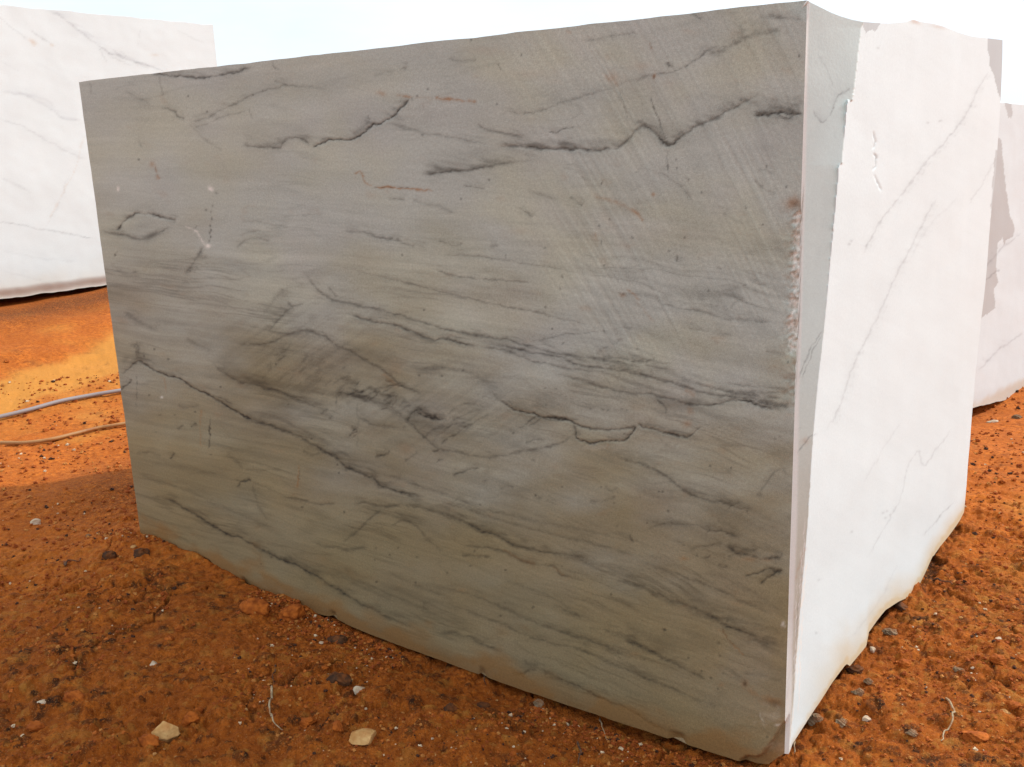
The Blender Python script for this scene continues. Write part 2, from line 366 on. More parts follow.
    L([(480,343),(505,347),(540,353.8),(559.6,356.7),(577,364.5),(599,367.5),(618,370.4),(638,374.3),(655,378),(673,383),(692.5,390),(712,394.8),(728,396.8),(742,399.5)], 1.7, .55, taper=.1)
    B(500, 344, 34, 4, .25, 'grey', ang=12); B(560, 360, 34, 5, .22, 'grey', ang=14)
    L([(545,370),(571,378),(591,384),(614,390),(634,393.5),(653,394.8),(673,400),(687,403.4),(703,404.6),(716,404.4),(726,402),(734,400.3),(744,400.8),(753.4,404),(769,408),(791,411.3)], 1.5, .72, taper=.12, smear=.14, sw=6, prof=[.4,.55,.7,.7,.8,1,1,1], groove=.0008)
    L([(690,381),(714,388.5),(732,392.4),(749.5,395.3),(769,397.3),(791,399)], 1.5, .42, taper=.15); L([(715,395),(745,398),(770,402),(791,406)], 1.8, .5, taper=.1); L([(738,400),(765,403),(791,408.5)], 1.3, .5, taper=.1)
    L([(720,381.5),(749.5,386.5),(791,389.5)], 1.8, .3, taper=.15); L([(735,390),(760,392.5),(791,394)], 1.5, .32)
    L([(630,361.6),(645.6,360.6),(656,358)], 1.7, .5, brk=1.); L([(640,363),(660,369),(690,381),(706,386)], 3.2, .27); L([(600,357),(618,358),(636,362)], 1.8, .3)
    L([(594,355),(606.5,348),(623,338.5)], 1.8, .24, brk=1.); L([(537,342),(555.6,336),(571,334),(587,332.8),(602,331.7)], 1.1, .38)
    L([(612,330),(625,328),(634,328)], 1.1, .22)
    L([(342,265.8),(362,271.7),(381,276.6),(397,280.5),(412.5,284.4),(432,289),(457.5,296),(483,301.8),(506.5,306.7),(540,313),(565,320),(600,326)], 1.3, .42, prof=[.3,.6,.9,1,.9,.7,.8,.8,.4])
    L([(342,229),(354,232.6),(365.6,233.5),(381,237.4),(397,240.4),(405,244.3),(430,248.5)], 1.9, .4, brk=.9); L([(436,240),(446,243.5),(456,246),(464,243.5)], 1.6, .36); L([(490,247),(498,246)], 1.5, .35)
    L([(440,254),(479,256),(510,260.7),(542,266.5),(565,269.5),(582,275)], 1.3, .27)
    L([(430,269),(440,271.5),(452,275),(471,278),(499,280),(535,283)], 1.3, .42); L([(388,199.5),(398,199),(406,200.5)], 1.2, .36); L([(411,196),(416,201),(440,207),(455,215)], 1.8, .2)
    L([(518,208),(524,211),(535,217)], 1.1, .45); L([(525,191),(545,196),(558,200)], 1.8, .22); L([(569,196),(577,202),(584,207)], 1.7, .32); L([(462,185),(475,187),(486,189.5)], 1.2, .35)
    L([(600,266),(625,268),(640,266)], 1.6, .24); L([(560,167),(575,171),(590,182)], 1.2, .22)
    for a in ((602,180,602.5,185),(561,274,563,279),(560,286,561,290),(601,239,601,246),(631,235,634,239),(505,255,506,259),(684,177,689,180),(743,284,746,285)):
        L([a[:2], a[2:]], 1.0, .5, taper=.2)
    L([(646,168),(666,175),(676,182),(683,189),(694,204)], 1.6, .26); L([(757,170),(765,170),(775,175)], 1.8, .3); L([(752,179),(765,190),(778,195)], 2.0, .3)
    L([(667,150),(667.5,160),(668,175)], .9, .5, brk=1.); B(676, 160, 1.2, 1.6, .6); B(677, 168, 1.2, 1.8, .6); B(637, 172, 1.8, 1, .5)
    B(746, 208, 1.3, 1.8, .6); L([(678,255),(676.5,262)], 1.2, .8); B(720, 268.5, 3.4, 1.3, .45, ang=25); B(763, 284.5, 4.5, 1.2, .5, ang=5); L([(728,312),(735,302),(745,297)], 2, .25)
    L([(651,298),(665,304),(683,309),(699,311),(714,315),(726,319),(745,320),(778,323)], 1.6, .33); L([(680,327),(706,331),(735,336)], 1.7, .24); L([(764,352),(775,353),(786,356)], 2, .3)
    B(563,343.5,2.2,1,.6,ang=-30); B(604,331,1.2,2,.6); B(655,378.4,2,1.2,.5); B(637,349,1.6,1,.5)
    L([(656,398),(662,404),(667,411)], 1.1, .5, brk=.9); B(666, 412, 1.4, 1.8, .45)
    # main vein, lower left
    L([(121,375),(131.5,366),(139,361.6),(147,365),(155,371),(165,375),(174.5,376.7),(184,381.6),(192,387.4),(204,392.7),(215.6,399),(227,406),(237,412),(245,416.8),(255,420.7)], 1.3, .95, taper=.04, brk=.25, smear=.12, sw=5, groove=.0018, prof=[.45,.9,1,1,1,1,.9])
    L([(237,412),(250,420),(260,423),(276,427.5),(290,433),(302.6,438),(316,446),(325,452.7),(336.7,457.6),(344.5,465.4),(354,471),(366,475),(373.8,479),(379.7,486),(389.5,489),(399,492),(413,494.7),(426,498.5)], 2.1, .74, taper=.07, brk=.4, smear=.22, sw=8, prof=[.6,.8,.8,.9,1,1,1,.9,.6])
    L([(250,411),(275,417),(296,427),(318,438),(340,452),(358,464)], 2.8, .27); L([(301,451),(312,454),(322,453)], 2, .36)
    L([(380,474),(400,479),(420,486),(445,494),(475,507)], 2.0, .27); L([(399,491),(412,497),(424,501)], 1.6, .4)
    L([(425,498),(450,505),(475,512),(499,520),(522,526),(542,532),(600,545),(640,557)], 2.0, .27); L([(440,498),(470,508),(505,514),(550,524),(590,531),(640,545)], 2.2, .22)
    L([(404,503),(421,508.4),(436,512),(452,517),(465.7,523),(479,530),(494.7,534.8),(506.5,541.7),(518,546.6),(534,550.5),(557,553.4),(577,557),(597,569),(615,580)], 2.1, .66, taper=.12, smear=.18, sw=7, prof=[.3,.6,.9,1,.9,.8,.6,.4,.3])
    L([(457,545),(475,546.6),(489,547.5),(503,552),(514,557),(530,563),(542,565),(555,567),(563,575),(577,579),(594,582)], 1.8, .42); L([(500,549),(520,559),(537,565)], 1.8, .3, 'rust')
    L([(459,555),(475,556),(492,557)], 1.6, .38); L([(506,541),(545,552),(590,563),(630,576)], 1.9, .22)
    L([(552,566),(560,571),(565,576)], 1.2, .35, 'rust')
    L([(121.5,389),(127.6,385.5),(132,380)], 1.2, .9, taper=.02, groove=.001); L([(134,348),(137,345),(139,350),(136,361)], 1.8, .4, brk=1.); B(134,345,5,2,.4); L([(137,340),(136,358)],1.2,.3)
    B(125, 360, 5, 3, .3, 'grey', ang=-30)
    L([(137,372),(136.5,410)], .8, .42, brk=.9); L([(165,377),(166.5,393)], 1, .4, 'rust'); B(162, 397, 1.5, 1.3, .8, 'white')
    L([(209.5,414),(209,452)], .8, .7, taper=.25, brk=.6); L([(201.5,406),(200,440),(203,449)], 1.1, .36, 'rust', brk=.9); L([(176,406),(190,408),(200,405)], 2.2, .3)
    L([(190,427),(197,423)], 1.7, .6); L([(177,430),(184,425)], 1.6, .36); B(160,415,2.5,1.2,.4,ang=-20); B(175,415,1.5,1,.5); B(156,432,1.3,.8,.5)
    L([(169.5,460),(172.5,456),(175,452)], 1.3, .75); L([(135,453),(150,452),(162,456)], 1.6, .25); L([(225,452),(237,462),(244,470)], 1.8, .25); L([(244,470),(262,470),(283,469)], 1.4, .25)
    L([(299,463),(298.5,475),(297.5,490)], 1.0, .8, 'rust', taper=.3); L([(299.5,470),(299,480)],.8,.4)
    L([(236,488),(242,482),(252,480)], 1.5, .8, taper=.15); L([(252,482),(257,503),(268,523)], 1.6, .24); L([(250,480),(262,486),(288,498)], 1.5, .2)
    L([(130,470),(150,478),(190,492),(225,508),(262,524),(280,530)], 2.4, .22); L([(184,474),(205,473),(232,476)], 2, .18); L([(150,462),(200,470)], 3, .12)
    L([(139,493),(167,499),(179,505.5),(192,513),(204,521),(218,529),(229.5,534.8),(239,537),(253,544.6),(266.6,552.4),(282,559),(300,568),(317,576.6),(327,584.4),(340.6,591),(358,602),(374,610),(387.5,617.7),(407,625.5),(428,635)], 1.9, .72, taper=.1, smear=.14, sw=7, prof=[.4,.85,1,1,1,.95,.85,.75,.55])
    L([(138,512),(152,523),(175,535),(200,548)], 1.8, .22)
    L([(280,496.7),(300,499.6),(319,503.5),(339,502.6)], 1.5, .4); L([(352,504.5),(368,503.5),(382,506.5),(401,505.5),(424,508.5)], 2.0, .42, smear=.12, sw=5)
    L([(340.6,543.6),(352,535.8),(364,524),(383,508)], 1.6, .42); L([(310,540),(321,544.6),(339,548.5),(354,549.5),(370,547)], 2.2, .36)
    L([(390,527),(403,520),(415,526),(426.6,537.8),(443,553)], 1.7, .32); B(428,540,5,3,.3); L([(393,511),(405,518),(425,523)], 1.6, .2)
    B(308, 530, 12, 9, .22, 'grey'); B(250, 520, 30, 10, .1, 'grey', ang=25)
    for a in ((376,548,376,550),(398,548,399,550),(375,560,377,562),(417,557,418,559),(447,573,448,575),(470,566,471,567)): B(a[0], a[1], 1.3, 1.2, .65)
    L([(375,456.6),(384.7,455.7),(390.5,449)], 1.2, .62, brk=.7); L([(345,437),(354,436),(362,430)], 1.2, .38); L([(348,436),(356,428)], 1.4, .55); L([(352,433),(358,431)], 1.4, .6)
    L([(404,461),(412,457),(418,450)], 1.5, .28); L([(433,452),(440,449)], 1.2, .5); L([(436,463),(444,458)], 1.2, .4); L([(321,415),(328,408)], 1.3, .4); L([(328,420),(333,415)], 1.2, .4)
    L([(337,394),(336,407)], .8, .5); L([(357,400),(358,420),(357,450)], .8, .22); B(288, 404.5, 2, 1, .6, ang=-30); L([(380,409),(388,408)], 1., .5)
    L([(451.7,476.5),(459.6,473),(469,469),(481,469)], 1.2, .55); B(487, 472, 5, 3, .25); B(485, 480.5, 2, 1.1, .5); L([(500,490),(507,486),(515,487)], 1.4, .36, brk=1.); B(526, 490, 9, 3, .25)
    B(535.5, 495.5, 1.5, 1.6, .85); B(539,498,4,2.4,.4); L([(545,500),(556,505)], 1.8, .25); B(562,487,1.2,1,.7); B(601,487,1.2,1,.7); B(614,503,1.2,1,.6); B(533,460,2.2,1.2,.5)
    L([(588,503),(602,501),(617,495)], 2.2, .25); L([(604,485),(612,490),(620,487)], 2, .22); L([(629,534),(631,539),(634,543)], 1, .5); B(617,526,2,1.2,.45,ang=-30)
    for a in ((627,410),(545,388),(546,405),(556,389),(590.5,409),(603,410),(608,410),(622,409),(433,397.5-30),(462,371),(478,377),(545,318-70)): B(a[0], a[1], 1.4, 1.0, .6)
    for a in ((442,367.5),(463,370.5),(442,376),(419,375.5)): B(a[0], a[1], 1.6, 1.3, .8)
    # lower veins
    L([(430,597),(440,601),(460,608),(479,615.7),(499,622.6),(518,632),(534,638),(549.5,643),(567,646),(586.6,652),(616,665.6),(640,675),(668,690)], 2.0, .42, prof=[.5,.7,.9,1,1,.8,.5])
    L([(420,580),(445,588),(471,595),(499,606),(522,616.7),(545.6,626.5),(569,634),(588.6,640),(608,648),(628,655.8),(645,661)], 2.0, .46, smear=.1, sw=6, prof=[.3,.5,.7,.7,1,1,.8])
    L([(340,574),(375,588),(410,603),(450,622),(480,634)], 2.2, .24); L([(386,571),(420,587),(455,600)], 2.0, .22); L([(300,568),(330,574),(370,590),(400,604)], 2.0, .2)
    L([(438,634),(445,632.3),(455.6,633),(471,638),(487,646),(504,653)], 1.8, .42); L([(423,601),(423,612)], 1.2, .3)
    L([(511,673),(522,674),(532,669.8),(538,671)], 2.0, .5); L([(545,670),(546,676)], 1.5, .35)
    L([(540,681),(548,678.5),(557,679),(573,684),(585,690),(596.4,696),(612,702.7),(627.7,709.6),(640,717),(660,727.5),(690,739)], 1.5, .72, taper=.1, smear=.14, sw=6, sside=1, prof=[.5,.8,1,1,.9,.6,.4], groove=.001)
    L([(520,660),(548,673),(565,684)], 2, .25); L([(552,604),(565,610),(575,615),(582,620)], 1.8, .3); L([(574,612),(581,619)], 1.2, .5)
    L([(500,580),(540,592),(575,612),(600,625)], 2.0, .18); L([(588,627),(615,632),(640,640)], 2, .26)
    L([(620,638),(640,646),(659,655.8),(674.7,663.6),(694,673.4),(708,680)], 2.4, .5, smear=.12, sw=6)
    L([(600,628),(625,637),(650,650),(675,664)], 3.4, .3); L([(631.7,673),(659,683),(682.6,693),(706,702.7),(722,708.5)], 2.2, .34)
    L([(612,578),(631.7,583.5),(649,590),(667,599),(682.6,604),(698,610),(714,618.7),(729.5,626.5),(745,633),(761,641),(783,648.5)], 3.4, .42, taper=.1, smear=.12, sw=8); L([(690,606),(714,618.7),(735,629),(783,646)], 1.4, .4)
    L([(690,612),(720,622),(750,637),(783,656)], 3, .28)
    L([(640,562),(680,575),(702,583.5),(722,591),(737,599),(757,607),(777,618)], 2.1, .36); L([(700,570),(740,585),(783,612)], 3, .22); L([(716,616),(750,622),(783,634)], 2.2, .24); L([(740,672),(765,676),(782,681)], 2, .22)
    L([(722,626.5),(726.5,636),(735,647),(745,657)], .9, .55, 'rust', taper=.15); L([(722,626.5),(726.5,636),(734,646)], .7, .5); L([(715,628),(724,633)], 1., .3, 'rust')
    L([(612,456),(620,459),(639.6,463),(655,470),(671,480),(686.5,492.6),(702,498.4),(719.7,501.4),(729.5,505),(741,508),(759,508.6)], 1.8, .54, taper=.1, smear=.12, sw=6, prof=[.6,.7,1,1,.9,.9,.6])
    L([(728,509),(733,505),(740,502)], 1.2, .4); L([(757,499.5),(758,494.5),(765,487),(772.5,475),(782,468),(787,477)], 1.5, .36); B(760, 495, 3, 4, .35)
    L([(643,532),(659,524.8),(671,522.9),(682.6,524.4),(698,525.8),(706,529.7),(718,531),(729.5,533.6),(743,537.7)], 1.5, .6, smear=.14, sw=5, prof=[.3,.6,.6,.6,.9,1,.9]); L([(706,532),(716,530),(722,531)], 1.3, .6)
    L([(690,553),(696,547),(708,545),(722,542.4)], 1.8, .38); B(720, 543, 5, 3, .3); B(680,542,3,1,.45,ang=25); B(684,545,1.6,1,.5)
    L([(721.7,545),(729.5,548),(737,553),(749,555),(765,558),(784,556.5)], 1.9, .68, smear=.2, sw=6); L([(728,558),(735,554),(740,552)], 1.6, .45); L([(752,551),(758,548.5)], 1.3, .4); L([(704,560),(712,555)], 1.2, .4); L([(777,560),(784,553)], 1.4, .4)
    L([(743,576),(757,573.7),(768.6,569),(776.4,571.7),(785,572)], 1.5, .85, taper=.1, groove=.001); L([(759.8,584),(766.6,578.6),(776,572.7),(784,571.7)], 1.5, .7, taper=.1)
    L([(718,564),(722,568),(728,567)], 1.4, .35)
    for a in ((659,491.5,1.3,.85),(668,511,1.8,.8),(647,523,1.1,.7),(718.6,521.5,1.2,.6),(697,556,1.3,.7),(640,497,1.1,.5),(664.6,629.8,2.4,.95),(718.6,643,2.2,.55),(720,655.8,1.8,.7),(711,678,1.7,.75),(723,673.5,1.3,.5),(642,620.5,1.2,.4),(644,660,1.5,.5),(706,658,1.3,.4),(505,603,1.1,.6),(534,607,1.1,.7),(562,566,1.1,.7),(775,439,1.5,.5)):
        B(a[0], a[1], a[2], a[2]*.7, a[3], ang=30)
    B(745, 684, 2.6, 3.4, .75); B(745, 684, 4, 5, .45, 'rust'); B(752, 692, 9, 3, .35, 'rust', ang=35)
    B(772, 701, 12, 5, .6, 'rust', ang=15); B(775, 703, 8, 4, .45, ang=20); B(721,685,4,3,.3,'rust')
    # rust marks
    B(382, 93.5, 6, 3, .5, 'rust', ang=20); L([(396,95),(404,95.5),(413,97.4)], 2.2, .55, 'rust', taper=.1); B(437, 97.6, 2, 2, .75, 'rust')
    L([(436,97.6),(448,98.8),(460,100.4),(479,102.3)], 1.7, .68, 'rust', taper=.1); L([(413,97),(434,98.5)], 1.6, .22, 'rust'); L([(411,97),(413,101)], 1, .45)
    L([(353.8,175),(359.7,170.5),(363.6,176),(366.5,182.7),(373.4,186.6)], 1.4, .6, 'rust', taper=.1); L([(372,186.6),(385,187.6),(401,188),(414.4,189),(436,190.5)], 1.3, .85, 'rust', taper=.12)
    for xx in (376, 383, 391, 401, 407): B(xx, 187.6, 2.4, .9, .5)
    B(152, 164, 3.5, 4, .55, 'rust'); L([(155,164),(157,174),(159,180)], 1.9, .55, 'rust'); L([(155,167),(157,175)], 1, .4)
    B(613, 77, 8, 6, .34, 'rust'); L([(619,87),(612,80),(604,74)], 3, .3, 'rust'); B(653.6, 194.4, 2.6, 2.3, .75, 'rust'); L([(630,208),(638,215),(644,222)], 2.2, .45, 'rust'); L([(592,195),(605,199),(622,205),(638,216)], 2.8, .3, 'rust')
    B(654, 76, 1.9, 3.6, .9, 'rust', ang=10); B(654, 77, 1.3, 2.6, .6); L([(649.5,41),(651,50)], 1.1, .55, 'rust'); L([(649.8,42),(650.8,48)], .9, .5); L([(668.4,62),(668.6,69)], 1.1, .7)
    B(623, 295, 4, 3, .5, 'rust'); L([(627,289),(634,294),(640,301)], 1.6, .5, 'rust'); L([(635,300),(645,312),(655,322)], 1.5, .25, 'rust'); B(585, 308, 7, 3, .26, 'rust')
    B(595, 237, 6, 6, .2, 'rust'); L([(596,230),(597,247)], 1.2, .25, 'rust'); B(520, 231, 12, 4, .16, 'rust'); B(628,246,9,4,.16,'rust')
    B(687, 424, 5, 4, .45, 'rust'); B(690, 411, 4, 5, .34, 'rust'); L([(684,390),(696,395)], 4, .3, 'rust'); B(717, 338, 9, 3, .24, 'rust')
    L([(610,444),(606,450)], 1.3, .45, 'rust'); B(684, 558.5, 5, 2.2, .5, 'rust'); B(750, 559, 10, 3, .35, 'rust'); B(767,560,7,2,.35,'rust')
    L([(382,372),(390,380),(398,388)], 4, .25, 'rust'); B(406, 449, 9, 7, .24, 'rust'); B(462, 590, 6, 2, .2, 'rust'); B(396,368,10,8,.15,'rust')
    B(537, 691, 7, 3, .5, 'rust', ang=15); B(552, 695, 3, 2.5, .5, 'rust'); B(474, 661, 4, 5, .4, 'rust'); B(424, 648, 3, 4, .4, 'rust'); B(530, 74, 30, 5, .12, 'rust')
    L([(565,30),(572,33)], 1.5, .3, 'rust'); B(484,50,20,5,.14,'rust'); B(640,66,12,5,.2,'rust'); B(335,610,6,3,.5,'rust',ang=20)
    # chips: brown hollow and white bruise on the right edge
    B(793, 203, 11, 7, .75, 'rust', ang=-15); B(796, 205, 6, 6, .35)
    ex = np.interp(p.PY, [180, 420], [799.5, 790.5])-p.PX
    wdt = np.clip(4.2+7*fbm(p.PY/13, p.PY*0+.5, 4, 87), 0, 12)*sstep(205, 222, p.PY)*sstep(358, 345, p.PY)
    brok = sstep(1.2, -.8, ex-wdt+3.2*fbm(p.PX/4, p.PY/4, 3, 89))*sstep(205, 214, p.PY)*sstep(358, 350, p.PY)
    crys = fbm(p.PX/3.2, p.PY/4.5, 3, 91)
    p.white = np.maximum(p.white, brok*np.clip(.5+1.3*crys, 0, .9)); p.rust = np.maximum(p.rust, brok*sstep(.1, .45, -crys)*.28)
    p.depth = np.maximum(p.depth, brok*(.006+.010*np.clip(.5+crys, 0, 1)))
    B(772, 716, 12, 8, .16, 'white', rag=1.4); L([(759,711),(761,718),(767,722)], .9, .3, 'white', taper=.3); B(778, 725, 4, 1.5, .6, 'white'); B(783, 624, 1.8, 3, .6, 'white', rag=1.2)
    B(783, 753, 11, 9, .3, 'white', rag=.9); B(780, 757, 10, 7, .4, 'rust', rag=.9)

def front_colour(p):
    X, Y = p.PX, p.PY
    slope = np.interp(Y, [0, 100, 180, 260, 330, 420, 550, 700], [-.13, -.08, .02, .10, .18, .24, .34, .40])
    v = Y-slope*(X-450)+9*fbm(X/110, Y/60, 3, 77)
    u = X+slope*Y
    st = .6*fbm(u/150, v/7.5, 4, 21)+.4*fbm(u/90, v/3.0, 3, 25)
    band = fbm(u/260, v/34, 3, 29)
    amp = .35+.65*sstep(170, 300, Y)+.25*fbm(X/140, Y/90, 2, 35)
    smoke = sstep(.05, .55, fbm(u/120, v/26, 5, 43)*1.1)*sstep(150, 330, Y)
    fold = np.exp(-((X-300)/75)**2-((Y-350)/55)**2)+np.exp(-((X-455)/95)**2-((Y-415)/38)**2)
    brush = fbm((X+Y)/34, (Y*.9+X*.6)/5.5, 4, 45)
    tone = 1+.27*st*amp+.13*band+.09*fbm(X/70, Y/70, 4, 41)-.20*smoke+.28*brush*np.clip(fold, 0, 1)-.15*np.clip(fold, 0, 1)+.05*fbm(X/7, Y/4, 3, 47)
    # thin darker threads that follow the bedding
    th = np.clip(1-abs(fbm(u/190, v/13, 4, 51))*10, 0, 1)**1.3*sstep(.0, .45, fbm(X/120, Y/60, 2, 53)+.1)*sstep(180, 300, Y)
    th2 = np.clip(1-abs(fbm(u/120, v/22, 3, 57))*16, 0, 1)*sstep(.0, .45, fbm(X/90, Y/90, 2, 59)+.05)
    # wire saw marks, sweeping down to the right in the upper right half
    c = (X-300)*.82-Y*.57+.0006*(X-500)**2
    al = (X-300)*.57+Y*.82
    saw = (perlin(c/2.6, al/160, 63)+.8*perlin(c/6.5, al/220, 65))*sstep(430, 620, X)*sstep(470, 330, Y)*np.clip(.8+.9*fbm(X/90, Y/90, 2, 67), 0, 1.5)
    tone = tone*(1+.10*saw)
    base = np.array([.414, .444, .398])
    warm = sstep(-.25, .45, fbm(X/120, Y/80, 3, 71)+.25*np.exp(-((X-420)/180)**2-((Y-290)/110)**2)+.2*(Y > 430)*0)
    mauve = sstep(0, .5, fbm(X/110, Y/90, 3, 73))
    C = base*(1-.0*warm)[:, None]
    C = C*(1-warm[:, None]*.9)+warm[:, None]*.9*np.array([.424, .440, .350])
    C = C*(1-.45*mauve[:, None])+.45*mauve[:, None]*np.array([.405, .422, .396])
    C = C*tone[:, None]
    grey = np.clip(p.grey+.34*th+.16*th2, 0, .8)[:, None]
    C = C*(1-grey)+grey*np.array([.085, .084, .068])
    # warm shade painted in, deepening towards the lower left, edge broken by noise
    low_shade = sstep(.0, 1.0, .5*fbm(X/120, Y/60, 5, 85)+1.0*sstep(160, 620, Y-.22*(X-450)))[:, None]*.92
    C = C*(1-low_shade)+low_shade*C*np.array([.60, .455, .28])
    # rusty scatter
    ru = np.clip(p.rust+.14*sstep(.28, .6, fbm(X/26, Y/16, 4, 81)), 0, 1)[:, None]
    C = C*(1-.85*ru)+.85*ru*np.array([.30, .135, .035])
    # dark fine specks
    f1, _, sid = worley(X/13, Y/13, 3)
    sp = (sid > .955)*(fbm(X/60, Y/60, 2, 84) > -.05)*sstep(.13, .05, f1+.04*fbm(X/2, Y/2, 2, 83))*.5
    dk = np.clip(np.maximum(p.dark*.88, sp), 0, .95)[:, None]
    C = C*(1-dk)+dk*np.array([.022, .021, .017])
    wh = np.clip(p.white, 0, 1)[:, None]
    C = C*(1-wh)+wh*np.array([.80, .77, .70])
    return C, saw

# ------------------------------------------------------------------ terrain
LB_Z = 0.28
FOOT_PX = np.array([(140,538),(200,562),(234,579),(268,594),(302,608),(319,614),(336,619),(352,627),(390,642),(437,659),(500,682),(525,691),(603,717),(660,736),(700,749),(735,760),(755,767),(766,768),(776,762),(786,757)])
_ft = on_plane(FOOT_PX[:, 0], FOOT_PX[:, 1], [0, 0, 0], np.array([0, 1.0, 0]))
FOOT_X, FOOT_Z = _ft[:, 0], _ft[:, 2]
def terrain(x, y, fine=True):
    x = np.asarray(x, float); y = np.asarray(y, float)
    r = np.hypot(x-EYE[0], y-EYE[1])
    z = LB_Z*sstep(4.2, 7.2, -x)*sstep(60, 20, r)
    z = z-6.0*sstep(60, 900, r)
    z = z+.030*fbm(x/.9, y/.9, 3, 3)*np.clip(r/2, .6, 2)+.16*fbm(x/9, y/9, 2, 9)*sstep(9, 25, r)
    z = z-.06*np.exp(-((x+.15)/.7)**2-((y-3.8)/.7)**2)
    # soil close to the block
    df = np.where((x > -2.9) & (x < .25), np.abs(y), 9.0)
    wf = np.exp(-(df/.20)**2)*sstep(-2.95, -2.6, x)*sstep(.3, .0, x)
    zf = .014*fbm(x/.16, y/.1, 3, 29)+np.interp(x, FOOT_X[:-3], FOOT_Z[:-3])+np.interp(x, [-2.9, -2.67, -2.2, -1.75, -1.5, -1.1, -.5, .2], [.03, .028, .026, .012, -.015, -.032, -.036, -.030])
    z = z*(1-wf)+zf*wf
    wr = np.exp(-((x-.03)/.22)**2)*sstep(-.25, .1, y)*sstep(2.1, 1.7, y)
    zr = np.interp(y, [-.2, 0, .4, .8, 1.2, 1.7, 2.1], [-.065, -.040, .0, .0, .0, .012, .0])
    z = z*(1-wr)+zr*wr
    inside = sstep(-.02, .10, y)*sstep(1.86, 1.7, y)*sstep(-2.72, -2.6, x)*sstep(-.01, -.12, x)
    z = z*(1-inside)+(-.095)*inside
    z = z+.02*np.exp(-((x+6.8)/.3)**2)*sstep(.5, 1.5, y)*sstep(5, 4, y)*(1+fbm(x/.3, y/.3, 3, 12))*.6
    if fine:
        k = sstep(16, 5, r)*(.26+.74*sstep(4.9, 3.4, r))
        clod = np.clip(.62+1.1*fbm(x/.8, y/.8, 3, 23), .2, 1.35)
        f1, f2, i1 = worley(x/.11, y/.11, 1)
        b1 = np.sqrt(np.clip(1-(f1/(.25+.40*i1))**2, 0, 1))*(i1 > .35)*i1
        g1, g2, j1 = worley(x/.045+.3*fbm(x/.03, y/.03, 2, 7), y/.045, 2)
        b2 = np.sqrt(np.clip(1-(g1/(.25+.40*j1))**2, 0, 1))*(j1 > .3)*j1
        h1, h2, l1 = worley(x/.021, y/.021, 4)
        b3 = np.sqrt(np.clip(1-(h1/(.3+.35*l1))**2, 0, 1))*(l1 > .35)*l1
        f = .030*b1*clod*(1-.6*inside)+.015*b2*clod+.009*b3*np.clip(clod, .45, 1.1)
        f = f+(.024*fbm(x/.16, y/.16, 4, 33)+.030*fbm(x/.38, y/.38, 3, 34))*clod*(1-.7*wf)*(1-.6*wr)+(.002+.009*sstep(4.6, 3.2, r))*fbm(x/.035, y/.035, 3, 37, .65)*np.clip(clod+.2, .45, 1.2)
        # drying cracks
        c1, c2, _ = worley(x/.34+.25*fbm(x/.12, y/.12, 3, 41), y/.34+.25*fbm(x/.12, y/.12, 3, 43), 6)
        cr = sstep(.045, .0, c2-c1)*sstep(.0, .3, fbm(x/.5, y/.5, 2, 47))
        f = f-.02*cr
        z = z+f*k
        terrain.cell = (i1*(f1 < .5), j1*(g1 < .5), l1*(h1 < .5), cr*k)
        return z, cr, clod
    return z
def ground_point(px, py):
    """where the sight line through a photo point meets the soil"""
    d = rays(px, py); d = d/np.linalg.norm(d)
    t = .8
    while t < 60:
        P = EYE+d*t
        if P[2] < float(terrain(np.array([P[0]]), np.array([P[1]]), False)[0]): break
        t += .01
    return EYE+d*(t-.005)
def soil_z(x, y): return float(terrain(np.array([x]), np.array([y]), True)[0][0])

base_dir = math.atan2(CF[1], CF[0])
th = np.concatenate([np.linspace(-math.pi, -.64, 120)[:-1], np.linspace(-.64, .64, 1300), np.linspace(.64, math.pi, 120)[1:]])+base_dir
rr = np.concatenate([np.linspace(.02, .95, 22)[:-1], np.geomspace(.95, 6.5, 900), np.geomspace(6.5, 14, 130)[1:], np.geomspace(14, 4500, 60)[1:]])
TH, RR = np.meshgrid(th, rr)
GX, GY = EYE[0]+RR*np.cos(TH), EYE[1]+RR*np.sin(TH)
gz, gcr, gcl = terrain(GX.ravel(), GY.ravel(), True)
GV = np.stack([GX.ravel(), GY.ravel(), gz], 1)
gx, gy = GV[:, 0], GV[:, 1]
ti1, ti2, ti3, tcr = terrain.cell
# colour of the earth: dry ochre patches, red brown earth, dark humus-like crumbs and some painted shade
och = .55*fbm(gx/1.3, gy/1.3, 4, 91)+.35*fbm(gx/.35, gy/.35, 4, 93)
och = och+.32*sstep(-3.5, -4.4, gx)*sstep(6.5, 4.8, -gx)+.30*np.exp(-((gx-.55)/.7)**2-((gy-2.6)/.8)**2)
_a = on_plane(np.array(-40.), np.array(420.), [0, 0, .03], np.array([0, 0, 1.])); _b = on_plane(np.array(118.), np.array(362.), [0, 0, .06], np.array([0, 0, 1.]))
_d = (_b-_a)[:2]/np.linalg.norm((_b-_a)[:2]); _e = (gx-_a[0])*_d[1]-(gy-_a[1])*_d[0]
och = och+1.1*np.exp(-((_e+.12*fbm(gx/.4, gy/.4, 3, 99))/.20)**2)*(gx < -3.6)
och = sstep(.12, .65, och)
drk = sstep(.10, .5, fbm(gx/.5, gy/.5, 4, 95)*.6+fbm(gx/.07, gy/.07, 3, 97)*.55)
near = sstep(4.6, 3.2, np.hypot(gx-EYE[0], gy-EYE[1]))
drk = np.clip(drk*(.4+.5*near)+near*(.7*(ti3 > .91)+.6*(ti2 > .93))+.9*tcr, 0, 1)  # last term paints the drying cracks dark, like shaded crevices
och = np.clip(och*.75+near*(.34*((ti3 > .5) & (ti3 < .62))+.26*((ti2 > .45) & (ti2 < .6))), 0, 1)
